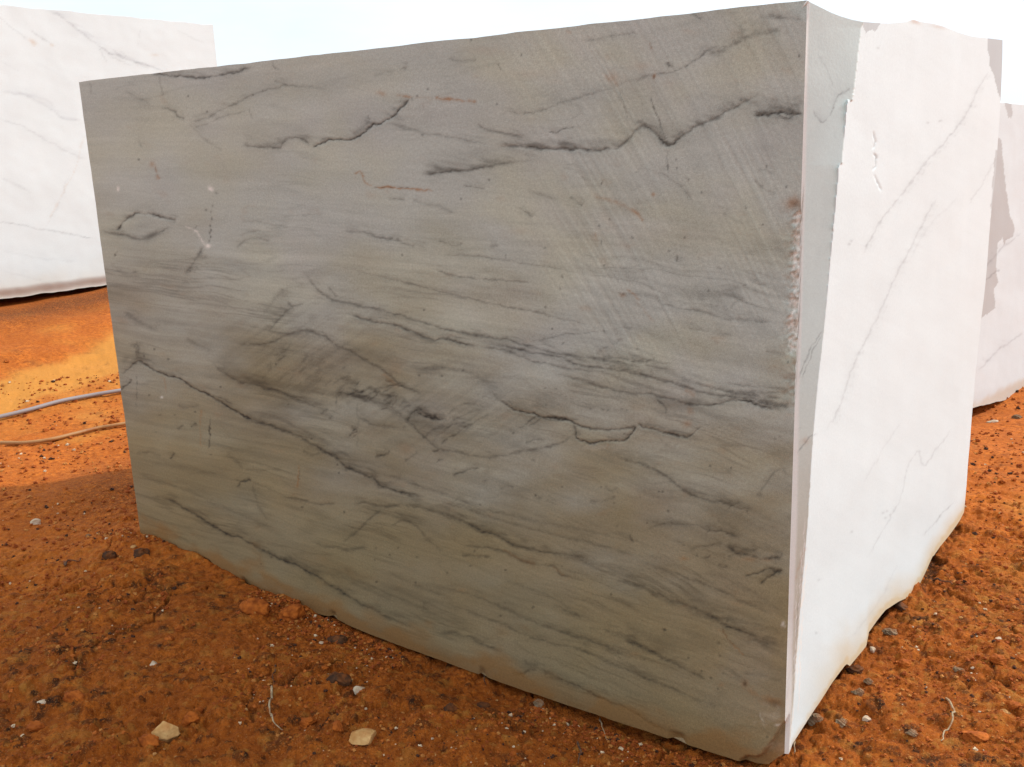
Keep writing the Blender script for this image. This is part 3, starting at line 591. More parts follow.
drk = np.maximum(drk, .8*np.exp(-((gx+7.15)/.5)**2)*sstep(.5, 1.5, gy))
drk = np.maximum(drk, .55*np.exp(-((gx+3.25)/.45)**2-((gy-.35)/.5)**2))  # block's shadow deepened in the soil colour beside its left foot

m, n, l, b = new_mat('red_earth')
def attr(name):
    a = n.new('ShaderNodeAttribute'); a.attribute_name = name; return a.outputs['Fac']
co = n.new('ShaderNodeTexCoord')
def noise(scale, detail=5, rough=.6):
    t = n.new('ShaderNodeTexNoise'); t.inputs['Scale'].default_value = scale; t.inputs['Detail'].default_value = detail; t.inputs['Roughness'].default_value = rough
    l.new(co.outputs['Object'], t.inputs['Vector']); return t.outputs['Fac']
def mixc(fac, a, bcol):
    x = n.new('ShaderNodeMix'); x.data_type = 'RGBA'
    if hasattr(fac, 'links'): l.new(fac, x.inputs[0])
    else: x.inputs[0].default_value = fac
    for i, c in ((6, a), (7, bcol)):
        if hasattr(c, 'links'): l.new(c, x.inputs[i])
        else: x.inputs[i].default_value = (*c, 1)
    return x.outputs[2]
def ramp(v, a, c, lo=0, hi=1):
    x = n.new('ShaderNodeMapRange'); x.inputs[1].default_value = a; x.inputs[2].default_value = c
    x.inputs[3].default_value = lo; x.inputs[4].default_value = hi
    l.new(v, x.inputs[0]); return x.outputs[0]
c0 = mixc(ramp(noise(38, 9, .75), .38, .62), (.26, .055, .006), (.61, .163, .019))
c1 = mixc(ramp(noise(7, 4), .4, .62, 0, .6), c0, (.38, .090, .011))
c2 = mixc(attr('ochre'), c1, (.56, .245, .045))
mul = n.new('ShaderNodeMath'); mul.operation = 'MULTIPLY'; l.new(attr('dark'), mul.inputs[0]); l.new(ramp(noise(90, 4), .36, .5), mul.inputs[1])
c3 = mixc(mul.outputs[0], c2, (.055, .019, .007))
c4 = mixc(ramp(noise(240, 3), .60, .68, 0, .8), c3, (.58, .28, .09))
mu5 = n.new('ShaderNodeMath'); mu5.operation = 'MULTIPLY'; l.new(ramp(noise(150, 4, .7), .41, .34, 0, .8), mu5.inputs[0]); l.new(attr('near'), mu5.inputs[1])
c5 = mixc(mu5.outputs[0], c4, (.075, .022, .006))
l.new(c5, b.inputs['Base Color']); b.inputs['Roughness'].default_value = .95; b.inputs['Specular IOR Level'].default_value = .15
bp = n.new('ShaderNodeBump'); l.new(attr('near'), bp.inputs['Strength']); bp.inputs['Distance'].default_value = .016
l.new(noise(75, 10, .75), bp.inputs['Height']); l.new(bp.outputs['Normal'], b.inputs['Normal'])
MAT_SOIL = m
Rn, Cn = TH.shape
ground = mesh('ground', GV, [grid_faces(Rn, Cn, flip=True)], [MAT_SOIL], attrs={'ochre': och, 'dark': drk, 'near': .25+.75*near})
setting(ground)

# ------------------------------------------------------------------ the big block
BW, BD, BH = 2.6725, 1.8111, 1.75
NR = 600                                              # rows shared by both faces
zrow = np.linspace(0, BH, NR)
# front face: rows follow the block's height, columns are even in the picture
fx_edge = np.linspace(0, 1, 660)
mid = project(np.stack([np.linspace(-BW, 0, 400), np.zeros(400), np.full(400, .9)], 1))[0]
fx = np.interp(np.linspace(mid[0], mid[-1], 660), mid, np.linspace(-BW, 0, 400))
FX, FT = np.meshgrid(fx, zrow/BH)
zb_f = np.interp(FX, FOOT_X, FOOT_Z)+.002*fbm(FX/.06, FX*0, 3, 119)*sstep(0, -.1, FX)
FZ = zb_f+(BH-zb_f)*FT
HB = (FZ-zb_f).ravel()
FV = np.stack([FX, np.zeros_like(FX), FZ], -1).reshape(-1, 3)
PXf, PYf = project(FV)
pf = Painter(PXf, PYf); paint_front(pf)
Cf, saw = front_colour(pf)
# bottom edge: mud splashes and clinging soil
splash = sstep(.02, .5, fbm(FV[:, 0]/.22, HB/.12, 4, 101)+.42*sstep(.20, .0, HB)-.20)*sstep(.30, .01, HB)
splash = np.clip(splash+.9*sstep(.03, .0, HB+.012*fbm(FV[:, 0]/.06, HB/.06, 2, 103))*sstep(-.9, -1.6, FV[:, 0])+.75*sstep(.10, .0, HB+.07*fbm(FV[:, 0]/.16, HB/.1, 3, 105)), 0, 1)*.75
dust_or_tint = (.55*sstep(.55, .0, HB+.30*fbm(FV[:, 0]/.45, HB/.2, 4, 125)))[:, None]  # warm tint painted low on the face to offset bluish skylight
Cf = Cf*(1-dust_or_tint)+dust_or_tint*Cf*np.array([1.0, .84, .66])
Cf = Cf*(1-splash[:, None])+splash[:, None]*np.array([.27, .135, .04])
# geometry of the face: grooves, saw relief, chipped arris
dep = .45*pf.depth+.0006*np.clip(pf.dark, 0, 1)
relief = .0006*saw+.004*fbm(FV[:, 0]/.5, FV[:, 2]/.4, 3, 107)*0.35
edge_d = np.hypot(FV[:, 0], 0)
chip_z = sstep(1.36, 1.30, FV[:, 2])*sstep(.88, .93, FV[:, 2])
chip_n = np.clip(fbm(FV[:, 2]/.035, FV[:, 0]/.05, 3, 109)*1.4+.35, 0, 1)
chip = chip_z*chip_n*sstep(.045, .0, edge_d)*.009
corner = sstep(.105, .085, HB+(-FV[:, 0])*.9+.02*fbm(FV[:, 0]/.05, FV[:, 2]/.05, 3, 111))*.018   # broken lower corner
corner2 = sstep(.05, .0, (BH-FV[:, 2])+(-FV[:, 0])*.8)*.006
bchip = sstep(.035, .0, HB)*np.clip(fbm(FV[:, 0]/.11, FV[:, 2]*0, 3, 113)*2.2-.55, 0, 1)*.03
FV2 = FV.copy()
FV2[:, 1] += dep+relief+chip+corner+corner2+bchip
FV2[:, 0] -= (chip*.7+corner*.3+corner2*.5)*sstep(.06, 0, edge_d)
FV2[:, 2] += bchip*.6
FV2[:, 0] += .003*fbm(FV[:, 2]/.12, FV[:, 0], 3, 115)*sstep(.02, 0, FV[:, 0]+BW)
FV2[:, 2] += .003*fbm(FV[:, 0]/.15, FV[:, 0]*0, 3, 117)*sstep(.02, 0, BH-FV[:, 2])

# right face: outline traced, then laid on its own leaning plane with a narrow facet along the arris
z_s = np.array([.0, .19, .46, .85, 1.08, 1.40, 1.55, 1.75])
x_b = np.array([792, 795, 800.5, 812, 823, 840, 851, 866.0])
by = []
for zz, xb in zip(z_s, x_b):                          # boundary of the facet on the plane x = 0
    ylo = np.linspace(-.05, 1.2, 600)
    q = project(np.stack([np.zeros(600), ylo, np.full(600, zz)], 1))[0]
    by.append(np.interp(xb, q, ylo))
by = np.array(by)
TANF = .62
dxs = TANF*by/(1+TANF*2.95)
cs = np.polyfit(z_s, dxs, 1)
def plane_x(z): return cs[0]*z+cs[1]
nrm = np.array([1, 0, -cs[0]]); nrm = nrm/np.linalg.norm(nrm); P0 = np.array([cs[1], 0, 0])
print('facet', cs, by, dxs)
bot_px = np.array([(787.5,757),(790.5,751),(793,744),(808,720.5),(820,702),(832,683),(845,665.6),(847,664),(850,666),(858,656),(866,646),(869,632),(877,621),(886,610),(898,602),(910,596),(920,583),(927,569),(933,556),(934,556),(940,547),(954,529),(960,520),(964,512)])
top_px = np.array([(807,0),(812,3),(820,7),(830,12),(840,16),(852,19.5),(862,21.5),(872,22.5),(888,23.5),(906,22),(913,19.5),(919,21.5),(935,24),(945,27),(960,33),(972,36.5),(986,38),(1003,40)])
right_px = np.array([(964,512),(966,490),(970,440),(974,390),(979,340),(985,285),(990,225),(996,170),(1000,110),(1002.5,60),(1003,40)])
NC = 250
s_ = np.linspace(0, 1, NC)
t_ = zrow/BH
def resample(P, n):
    L = np.concatenate([[0], np.cumsum(np.hypot(*(P[1:]-P[:-1]).T))]); L /= L[-1]
    return np.stack([np.interp(n, L, P[:, 0]), np.interp(n, L, P[:, 1])], 1)
# columns are spaced evenly across the picture
bx = np.interp(s_, [0, 1], [787.5, 964]); bot = np.stack([bx, np.interp(bx, bot_px[:, 0], bot_px[:, 1])], 1)
tx = np.interp(s_, [0, 1], [807, 1003]); top = np.stack([tx, np.interp(tx, top_px[:, 0], top_px[:, 1])], 1)
zcol = FZ[:, -1]
le = np.stack(project(np.stack([np.zeros(NR), np.zeros(NR), zcol], 1)), 1)
le2 = np.stack([np.interp(t_, [0, 1], [787.5, 807]), np.interp(t_, [0, 1], [757, 0])], 1)
ri = np.stack([np.interp(np.interp(t_, [0, 1], [512, 40]), right_px[::-1, 1], right_px[::-1, 0]), np.interp(t_, [0, 1], [512, 40])], 1)
T, SS = np.meshgrid(t_, s_, indexing='ij')
def bl(k):
    lin = (1-T)*bot[None, :, k]+T*top[None, :, k]
    lr = (1-SS)*le2[:, None, k]+SS*ri[:, None, k]
    cc = (1-T)*((1-SS)*bot[0, k]+SS*bot[-1, k])+T*((1-SS)*top[0, k]+SS*top[-1, k])
    return lin+lr-cc
PXr, PYr = bl(0), bl(1)
RP = on_plane(PXr.ravel(), PYr.ravel(), P0, nrm)
# ragged boundary of the facet in the picture
yb = np.array([0, 24, 27, 100, 101, 163, 165, 175, 330, 440, 560, 600, 760.])
xb = np.array([866, 864, 862, 853, 847, 842, 838, 837.5, 824, 812.5, 804, 801, 789.])
pxr, pyr = PXr.ravel(), PYr.ravel()
bnd = np.interp(pyr, yb, xb)+.9*fbm(pyr/9, pyr*0, 3, 121)
for (tx0, ty0, ww, hh) in ((857, 22, 5, 84), (873, 20, 8, 13), (849, 90, 3, 77)):      # hanging teeth
    pass
zR = RP[:, 2]
yl = RP[:, 1]
# distance inside the facet, measured from the arris; the facet joins the arris (0,0,z) to the plane
lex = np.interp(pyr, le2[::-1, 1], le2[::-1, 0])
frac = np.clip((pxr-lex)/np.maximum(bnd-lex, .5), 0, 1)
onb = on_plane(np.interp(pyr, [0, 27, 100, 165, 330, 440, 560, 600, 760], [864.5, 861.5, 850.5, 840, 824, 812.5, 804, 801, 789.]), pyr, P0, nrm)
inside_f = pxr < bnd
smb = np.interp(pyr, [0, 27, 100, 165, 330, 440, 560, 600, 760], [864.5, 861.5, 850.5, 840, 824, 812.5, 804, 801, 789.])
edgeP = np.stack([np.zeros_like(zR), np.zeros_like(zR), np.interp(pyr, le[::-1, 1], zcol[::-1])], 1)
dfac = rays(pxr, pyr)
# exact ray hit with the facet surface spanned by arris and boundary (planes through both)
hb = onb-edgeP
nf = np.cross(np.array([0, 0, 1.0]), hb); nf = nf/np.linalg.norm(nf, axis=1)[:, None]
den = np.einsum('ij,ij->i', dfac, nf)
tt = np.einsum('ij,ij->i', edgeP-EYE, nf)/den
FACP = EYE+tt[:, None]*dfac
RV = np.where(inside_f[:, None], FACP, RP)
RVg = RV.reshape(NR, NC, 3)
FVg = FV2.reshape(NR, 660, 3)
RVg[:, 0] = FVg[:, -1]                                  # share the arris with the front face
RVg[:, 1] = .5*(RVg[:, 0]+RVg[:, 2])
RV = RVg.reshape(-1, 3)
RV[:, 0] += .0035*fbm(RV[:, 1]/.35, RV[:, 2]/.35, 3, 123)*sstep(0, .05, frac*inside_f+1.0*(~inside_f))

def white_colour(X, Y, seed, tone=(.757, .83, .82)):
    C = np.ones((len(X), 3))*np.array(tone)
    C = C*(1+.035*fbm(X/60, Y/60, 4, seed)+.02*fbm((X+.5*Y)/60, (Y-.6*X)/9, 3, seed+2))[:, None]
    return C
pr = Painter(pxr, pyr)
def L(pts, w=1.2, a=.6, field='dark', **k): pr.line(pts, w*.72, a*(.8 if field == 'dark' else 1), field, **k)
L([(811,108),(814,112),(818,118),(823,122),(829,117),(833,110),(838,97),(841,93.5),(847,91),(853,85)], 1.5, .42, smear=.16, sw=7)
L([(818,52),(826,66),(833.5,88)], 1.3, .2)
L([(991,68),(977,91),(968,110),(959,124.5),(948,138),(936,151),(925,163),(905,190),(885,215),(874,232),(862,256)], 1.6, .42, taper=.05)
L([(940,190),(925,220),(906,256),(888,292),(873.6,326),(855,362),(837,413.6),(820.6,435.5)], 1.7, .36, taper=.1)
L([(998,155),(985,180),(968,206)], 1.3, .3); L([(960,195),(930,225),(908,262)], 2, .15)
L([(954,424),(938,448),(924.7,465),(920,456),(917,452),(906,472),(903,490),(891.6,516),(876,542),(866,562)], 1.4, .36)
L([(955,500),(949,507),(944,511),(935,522),(922,536)], 1.2, .55, brk=.9)
L([(902,420),(880,455),(862,484)], 1.4, .2); L([(918,600),(890,622),(868,655)], 1.6, .22); L([(900,560),(880,600),(850,640)], 1.6, .16)
for q in ([(873.4,130),(875,142),(873,150)], [(874,152),(876,160),(873,172)], [(874,174),(877,180),(880,193)]): L(q, .9, .75, taper=.2, groove=.002)
for a in ((883,513),(887,511),(885,518),(890,515),(852,532),(851,241),(849,244),(819,580),(940,121),(928,123),(878,48),(816,633)): pr.blob(a[0], a[1], 1.7, 1.2, .5, rag=1.)
L([(824,330),(811.5,348),(800.5,373),(793,400)], 1.5, .5, taper=.1); L([(823,334),(812,354),(802,380)], 1.1, .5)
L([(818,434.5),(810,435.5),(807,440),(802,446),(795,455)], 1.3, .7, taper=.1); pr.blob(805, 441, 5, 4, .4, 'rust'); L([(795,430),(802,428)], 1, .3)
L([(806,545),(797,570),(791,590)], 2, .35, 'rust')
for xo, ya, yb_ in ((803.5,512,720),(801,545,690),(797,575,740),(806.5,560,610)): L([(xo,ya),(xo-1.7,.5*(ya+yb_)),(xo-5,yb_)], .9, .9, 'white', taper=.1)
L([(794.5,600),(790.5,660),(788,725)], 1.2, .5, 'rust', taper=.1); L([(800,590),(796,640),(792,700)], .8, .45, brk=1.); L([(791,665),(789,690)], .8, .6)
# broken pinkish rim
pr.blob(915, 22, 7, 2.6, .55, 'rust', ang=15); pr.blob(938, 27, 9, 2, .35, 'rust', ang=12)
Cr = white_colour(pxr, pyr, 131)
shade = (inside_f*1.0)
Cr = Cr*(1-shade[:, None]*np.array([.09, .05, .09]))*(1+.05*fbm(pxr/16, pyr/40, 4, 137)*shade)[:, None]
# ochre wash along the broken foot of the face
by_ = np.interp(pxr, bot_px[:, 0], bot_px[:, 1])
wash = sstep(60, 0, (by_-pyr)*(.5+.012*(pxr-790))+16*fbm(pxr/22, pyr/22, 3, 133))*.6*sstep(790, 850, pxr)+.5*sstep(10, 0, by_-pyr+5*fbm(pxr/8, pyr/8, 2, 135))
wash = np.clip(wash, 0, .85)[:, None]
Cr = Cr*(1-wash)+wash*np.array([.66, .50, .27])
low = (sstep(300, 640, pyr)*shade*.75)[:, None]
Cr = Cr*(1-low)+low*np.array([.60, .50, .36])  # beige painted on the lower facet: ground bounce and yellow-brown stain
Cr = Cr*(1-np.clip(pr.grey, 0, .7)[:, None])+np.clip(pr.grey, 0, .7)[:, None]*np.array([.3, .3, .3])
ru = np.clip(pr.rust, 0, 1)[:, None]*.8; Cr = Cr*(1-ru)+ru*np.array([.52, .27, .13])
dk = np.clip(pr.dark*np.where(inside_f, .8, .5), 0, .95)[:, None]; Cr = Cr*(1-dk)+dk*np.array([.05, .05, .05])
# grey patch with hanging teeth, upper far corner and rim
def ragged_patch(X, Y, poly, amp, seed):
    P = np.array(poly, float); ins = np.zeros(len(X), bool)
    wX = X+1.6*fbm(X/5, Y/9, 3, seed); wY = Y+2.5*fbm(X/4, Y/12, 3, seed+2)
    j = len(P)-1
    for i in range(len(P)):
        xi, yi, xj, yj = *P[i], *P[j]
        c = ((yi > wY) != (yj > wY)) & (wX < (xj-xi)*(wY-yi)/(yj-yi+1e-9)+xi)
        ins ^= c; j = i
    return ins*amp
st = ragged_patch(pxr, pyr, [(987,30),(1010,30),(1008,110),(1002,112),(1000,98),(998,95),(996,84),(994,76),(990,66),(988,52)], .62, 141)
st = np.maximum(st, ragged_patch(pxr, pyr, [(862,15),(882,18),(878,30),(875,31),(872,29),(867,33),(864,27)], .55, 143))
st = np.maximum(st, ragged_patch(pxr, pyr, [(995,150),(1005,150),(996,215),(990,232),(992,190)], .5, 145))
Cr = Cr*(1-st[:, None])+st[:, None]*np.array([.36, .35, .34])*np.ones_like(Cr)
wh = np.clip(pr.white, 0, 1)[:, None]; Cr = Cr*(1-wh)+wh*np.array([.86, .83, .76])
lip_glint = sstep(4.5, 1.0, pxr-lex)[:, None]*.8; Cr = Cr*(1-lip_glint)+lip_glint*np.array([.86, .84, .79])  # arris painted pale: worn crystal edge plus its sunlit highlight
RV[:, 0] -= pr.depth*1.0

# far right return (narrow chipped arris), back, left, top and bottom sides close the block
RVg = RV.reshape(NR, NC, 3)
ER = RVg[:, -1]
def skirt(loop, offs, n=2):
    return np.stack([loop+o for o in offs])
parts_V = [FV2, RV]; parts_F = [grid_faces(NR, 660, 0), grid_faces(NR, NC, NR*660)]
cols = [Cf, Cr]
cnt = NR*660+NR*NC
def add_strip(rows, colr):
    """rows (k,m,3): a ruled strip"""
    global cnt
    k, mm = rows.shape[:2]
    parts_V.append(rows.reshape(-1, 3)); parts_F.append(grid_faces(k, mm, cnt)); cols.append(np.ones((k*mm, 3))*np.array(colr)); cnt += k*mm
ret = [ER]
for k in range(1, 7):
    ret.append(ER+np.stack([np.full(NR, -.020*k-.006*k*k*.3), np.full(NR, .030*k), np.zeros(NR)], 1)
               +np.stack([.006*fbm(zrow/.1, zrow*0+k*.6, 3, 151), .006*fbm(zrow/.1, zrow*0+k*.6, 3, 153), 0*zrow], 1))
add_strip(np.array(ret).transpose(1, 0, 2), (.62, .57, .47))  # beige below the face's white, shade of this sliver put into its colour
backR = ret[-1]
yB = float(backR[:, 1].max())+.02
# top: from the front and right rims back to the far rim
fr_top = FVg[-1]; rt_top = RVg[-1]
sag = .02+.13*sstep(-1.2, -.1, fr_top[:, 0])
topmid = fr_top+np.stack([0*sag, 0*sag+.03, -sag], 1)
topback = np.stack([-BW+(fr_top[:, 0]+BW)*.86, np.full(660, yB), BH-sag], 1)
add_strip(np.array([fr_top, topmid, topback]), (.6, .57, .5))
inner = np.stack([np.full(NC, -.05), rt_top[:, 1], np.full(NC, BH-.06)], 1)
add_strip(np.array([rt_top, .6*rt_top+.4*inner+np.array([0, 0, .004]), inner]), (.7, .68, .63))
fl = FVg[:, 0]
add_strip(np.array([fl, fl+np.array([.0, .6, 0]), np.stack([fl[:, 0], np.full(NR, yB), fl[:, 2]], 1)]).transpose(1, 0, 2), (.5, .47, .42))
add_strip(np.array([np.stack([np.full(2, -BW), [yB]*2, [0, BH]], 1), np.stack([np.full(2, float(backR[:, 0].mean())), [yB]*2, [0, BH]], 1)]).transpose(1, 0, 2), (.6, .57, .5))
add_strip(np.array([backR, np.stack([backR[:, 0]-.1, np.full(NR, yB), backR[:, 2]], 1)]).transpose(1, 0, 2), (.6, .57, .5))
fb = FVg[0]; rb = RVg[0]
inx = -BW+(fb[:, 0]+BW)*.86
add_strip(np.array([fb, np.stack([inx, 0*inx+.05, fb[:, 2]+.012], 1), np.stack([inx, np.full(660, yB), np.full(660, -.02)], 1)]), (.3, .2, .1))
add_strip(np.array([rb, rb+np.array([-.05, 0, .006]), np.stack([rb[:, 0]-1.0, rb[:, 1], rb[:, 2]+.01], 1)]), (.4, .28, .14))
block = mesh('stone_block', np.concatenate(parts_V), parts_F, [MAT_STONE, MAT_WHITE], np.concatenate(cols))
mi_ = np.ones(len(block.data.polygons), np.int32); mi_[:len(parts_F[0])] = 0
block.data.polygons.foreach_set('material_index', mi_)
tag(block, 'largest grey veined quarry block in front, its other face sunlit white', 'stone block', 'quarried stone blocks standing on the red earth')

# ------------------------------------------------------------------ the two blocks behind
def rear_block(A, Bp, h0, h1, depth, s0, s1, label, paint, tone, seed, bottom=None, foot=.03, NRb=300, NCb=260, zb=-.03):
    d = Bp-A; Ln = np.linalg.norm(d[:2]); d = d/Ln; nn = np.array([d[1], -d[0], 0])
    s = np.linspace(s0, s1, NCb); t = np.linspace(0, 1, NRb)
    Sg, Tg = np.meshgrid(s, t)
    hz = h0+(h1-h0)*Sg/Ln+.014*fbm(Sg/.25, Sg*0, 3, seed)
    bz = (zb if bottom is None else np.interp(Sg, *bottom))+.015*fbm(Sg/.2, Sg*0, 3, seed+1)
    Z = A[2]+bz+(hz-bz)*Tg
    P = A[None, None]+Sg[..., None]*d; P = np.concatenate([P[..., :2], Z[..., None]], -1)
    bul = foot*sstep(.10, 0, (Tg*hz)/1.0)                           # rounded foot
    P = P-nn*(bul+.004*fbm(Sg/.3, Z/.3, 3, seed+3))[..., None]
    px, py = project(P.reshape(-1, 3))
    q = Painter(px, py); C = white_colour(px, py, seed+5, tone); C = paint(q, C, Sg.ravel(), (Z-A[2]).ravel())
    V = [P.reshape(-1, 3)]; F = [grid_faces(NRb, NCb)]; K = [C]; c = NRb*NCb
    back = P-nn*depth
    def strip(rows):
        nonlocal c
        k, mm = rows.shape[:2]
        V.append(rows.reshape(-1, 3)); F.append(grid_faces(k, mm, c)); K.append(np.ones((k*mm, 3))*np.array(tone)*.85); c += k*mm
    ch = .03
    for e in (0, -1):                                              # ends, with a worn arris
        r1 = P[:, e]-nn*ch+(d*(-.012 if e == 0 else .012)); strip(np.array([P[:, e], r1, back[:, e]]).transpose(1, 0, 2))
    strip(np.array([P[-1], P[-1]-nn*ch+np.array([0, 0, .006]), back[-1]]))
    strip(np.array([P[0], back[0]])); strip(back[::8, ::8])
    o = mesh('stone_block', np.concatenate(V), F, [MAT_WHITE], np.concatenate(K))
    tag(o, label, 'stone block', 'quarried stone blocks standing on the red earth')
    return o

def paint_left(q, C, s, z):
    def L(pts, w=1.2, a=.6, field='dark', **k): q.line(pts, w*.85, a*.7, field, **k)
    L([(-8,8),(0,18),(16,30),(30,43)], 1.2, .4); q.blob(33, 42, 5, 2.6, .55, 'rust', ang=35); L([(28,38),(36,47)], 1.3, .5, 'rust')
    L([(30,29),(40,37),(55,46.5)], 1.1, .45); q.blob(52, 45, 3, 1.4, .4, 'rust', ang=25)
    L([(44,8),(61,16),(68,22),(81,32),(105,50),(120,56),(133,61),(162,71)], 1.3, .45, brk=.9, smear=.1, sw=5)
    for a in ([(99,48),(105,60)], [(104,58),(107,63)], [(112,48),(126,62)], [(118,50),(140,66)], [(128,57),(150,70)], [(110,56),(132,66)], [(140,62),(166,72)]): L(a, .9, .38, brk=1.)
    L([(140,28),(138,50)], .8, .25); L([(176,28),(192,38),(206,44)], 1.2, .22)
    L([(0,91),(24,95),(44,105),(65,119),(84,121)], 1.8, .3, smear=.1, sw=6); L([(-5,117),(0,119),(24,127),(48,141),(73,154),(88,160)], 1.4, .34)
    L([(0,178),(20,187),(32,194)], 1.4, .22); L([(-5,221),(24,225.6),(44,229.7),(69,233.7),(99,239)], 1.1, .6)
    L([(83,133),(75,170),(60,198),(46,227)], 1., .3, 'rust'); L([(70,175),(58,205),(45,228)], .9, .25); L([(84,135),(80,150)], 2.2, .28, 'rust')
    L([(0,250),(40,258),(80,262)], 1.8, .16); L([(0,270),(50,282),(90,283)], 1.8, .16); L([(30,60),(60,75),(90,98)], 3, .1); L([(0,60),(20,72)], 2, .12)
    q.blob(155, 55, 5, 2, .3, 'rust')
    w = sstep(.34, .0, z+.10*fbm(s/.4, z/.2, 3, 171))*.42
    w = np.maximum(w, .5*sstep(.07, .0, z))
    C = C*(1-w[:, None])+w[:, None]*np.array([.62, .46, .26])
    for f, c_, k in ((q.grey, (.35,.36,.4), 1), (q.rust, (.58,.38,.2), .75), (q.dark, (.08,.08,.09), .5)):
        a = np.clip(f*k, 0, .9)[:, None]; C = C*(1-a)+a*np.array(c_)
    return C
def paint_right(q, C, s, z):
    L = q.line
    L([(975,285),(990,262),(1008,243),(1024,232)], 1.2, .3); L([(978,372),(990,358),(1010,342),(1024,330)], 1.2, .3)
    L([(985,280),(993,274),(1000,271)], 1, .45)
    st = ragged_patch(q.PX, q.PY, [(960,90),(1001,140),(1006,190),(1010,215),(1015,228),(1013,236),(1009,240),(1006,240),(1004,246),(1002,238),(998,242),(996,262),(998,282),(994,290),(995,308),(990,312),(983,317),(976,330),(960,340)], .60, 191)
    st = np.maximum(st, ragged_patch(q.PX, q.PY, [(1003,95),(1012,95),(1012,118),(1008,118),(1006,108)], .5, 193))
    C = C*(1-st[:, None])+st[:, None]*np.array([.40, .37, .34])
    for f, c_, k in ((q.grey, (.35,.36,.4), 1), (q.dark, (.10,.09,.09), .7)):
        a = np.clip(f*k, 0, .9)[:, None]; C = C*(1-a)+a*np.array(c_)
    w = .5*sstep(.05, .0, z+.02*fbm(s/.1, z/.1, 2, 195)); C = C*(1-w[:, None])+w[:, None]*np.array([.6, .45, .26])
    return C
up = np.array([0, 0, 1.0])
GAP = ([-3, 0, 5], [.05, .05, .05])
A = on_plane(np.array(0.), np.array(306.), [0, 0, LB_Z], up); Bq = on_plane(np.array(107.), np.array(291.), [0, 0, LB_Z], up)
dn = (Bq-A)/np.linalg.norm(Bq-A); nL = np.array([dn[1], -dn[0], 0])
T0 = on_plane(np.array(0.), np.array(5.), A, nL); T1 = on_plane(np.array(213.), np.array(25.), A, nL)
LnL = np.linalg.norm(Bq-A); sT0, sT1 = (T0-A)@dn, (T1-A)@dn
slope = (T1[2]-T0[2])/(sT1-sT0); h0 = T0[2]-A[2]-slope*sT0
rear_block(A, Bq, h0, h0+slope*LnL, 1.9, -1.6, sT1, 'white veined quarry block at the far left, behind the two hoses', paint_left, (.755, .82, .81), 161, bottom=GAP)
A2 = on_plane(np.array(975.), np.array(408.), [0, 0, 0], up); dirR = np.array([math.sin(math.radians(9)), math.cos(math.radians(9)), 0])
nRr = np.array([dirR[1], -dirR[0], 0])
b2 = on_plane(np.array(1024.), np.array(395.), A2, nRr); sb = (b2-A2)@dirR
t1 = on_plane(np.array(1003.), np.array(103.), A2, nRr); t2 = on_plane(np.array(1024.), np.array(105.), A2, nRr)
s1_, s2_ = (t1-A2)@dirR, (t2-A2)@dirR
sl = (t2[2]-t1[2])/(s2_-s1_); hh0 = t1[2]-A2[2]-sl*s1_
print('right block', A2, sb, b2, s1_, s2_, t1, t2)
rear_block(A2, A2+dirR, hh0, hh0+sl*1.0, 1.7, -.55, 2.2, 'pale block at the far right with ragged grey patch, partly behind the largest block', paint_right, (.735, .80, .795), 181, bottom=([-.6, 0, sb, sb*2, 2.5], [0, 0, b2[2], b2[2]*1.2, b2[2]*1.2]), foot=.004)

# ------------------------------------------------------------------ hoses
def tube(name, pts, r, mat, seg=12):
    P = catmull([tuple(p) for p in pts], 10) if len(pts) > 2 else np.array(pts, float)
    V = []; n_ = len(P)
    for i in range(n_):
        d = P[min(i+1, n_-1)]-P[max(i-1, 0)]; d /= np.linalg.norm(d)
        a = np.cross(d, [0, 0, 1.]); a /= np.linalg.norm(a); c = np.cross(a, d)
        ang = np.linspace(0, 2*np.pi, seg, endpoint=False)
        ri_ = r[i*len(r)//n_] if hasattr(r, '__len__') else r
        V.append(P[i]+ri_*(np.cos(ang)[:, None]*a+np.sin(ang)[:, None]*c))
    V = np.array(V); idx = np.arange(n_*seg).reshape(n_, seg); nx = np.roll(idx, -1, 1)
    q = np.stack([idx[:-1], nx[:-1], nx[1:], idx[1:]], -1).reshape(-1, 4)
    caps = [idx[0][::-1][None], idx[-1][None]]
    return mesh(name, V.reshape(-1, 3), [q]+caps, [mat])
def hose_mat(name, c1, c2, f):
    m, n, l, b = new_mat(name)
    co = n.new('ShaderNodeTexCoord'); t = n.new('ShaderNodeTexNoise'); t.inputs['Scale'].default_value = 9; t.inputs['Detail'].default_value = 6
    l.new(co.outputs['Object'], t.inputs['Vector'])
    r = n.new('ShaderNodeMapRange'); r.inputs[1].default_value = f; r.inputs[2].default_value = f+.16
    l.new(t.outputs['Fac'], r.inputs[0])
    x = n.new('ShaderNodeMix'); x.data_type = 'RGBA'; x.inputs[6].default_value = (*c1, 1); x.inputs[7].default_value = (*c2, 1)
    l.new(r.outputs[0], x.inputs[0]); l.new(x.outputs[2], b.inputs['Base Color']); b.inputs['Roughness'].default_value = .55
    return m
def ground_path(pxs, r):
    o = []
    for x, y in pxs:
        P = ground_point(x, y); o.append((P[0], P[1], float(terrain(np.array([P[0]]), np.array([P[1]]), False)[0])+r*.9+.008))
    return o
g1 = ground_path([(-60,430),(-20,425),(0,420.5),(30,413),(60,405),(90,399),(121,393.5)], .015)
e = np.array(g1[-1]); g1 += [(e[0]+.10, e[1]+.55, .03), (e[0]+.05, e[1]+1.2, .03), (e[0]-.3, e[1]+2.4, .04)]
h1 = tube('hose', g1, .0125, hose_mat('grey_hose', (.27, .225, .215), (.34, .18, .07), .60))
tag(h1, 'greyish lilac hose lying across the earth to the left of the largest block', 'hose')
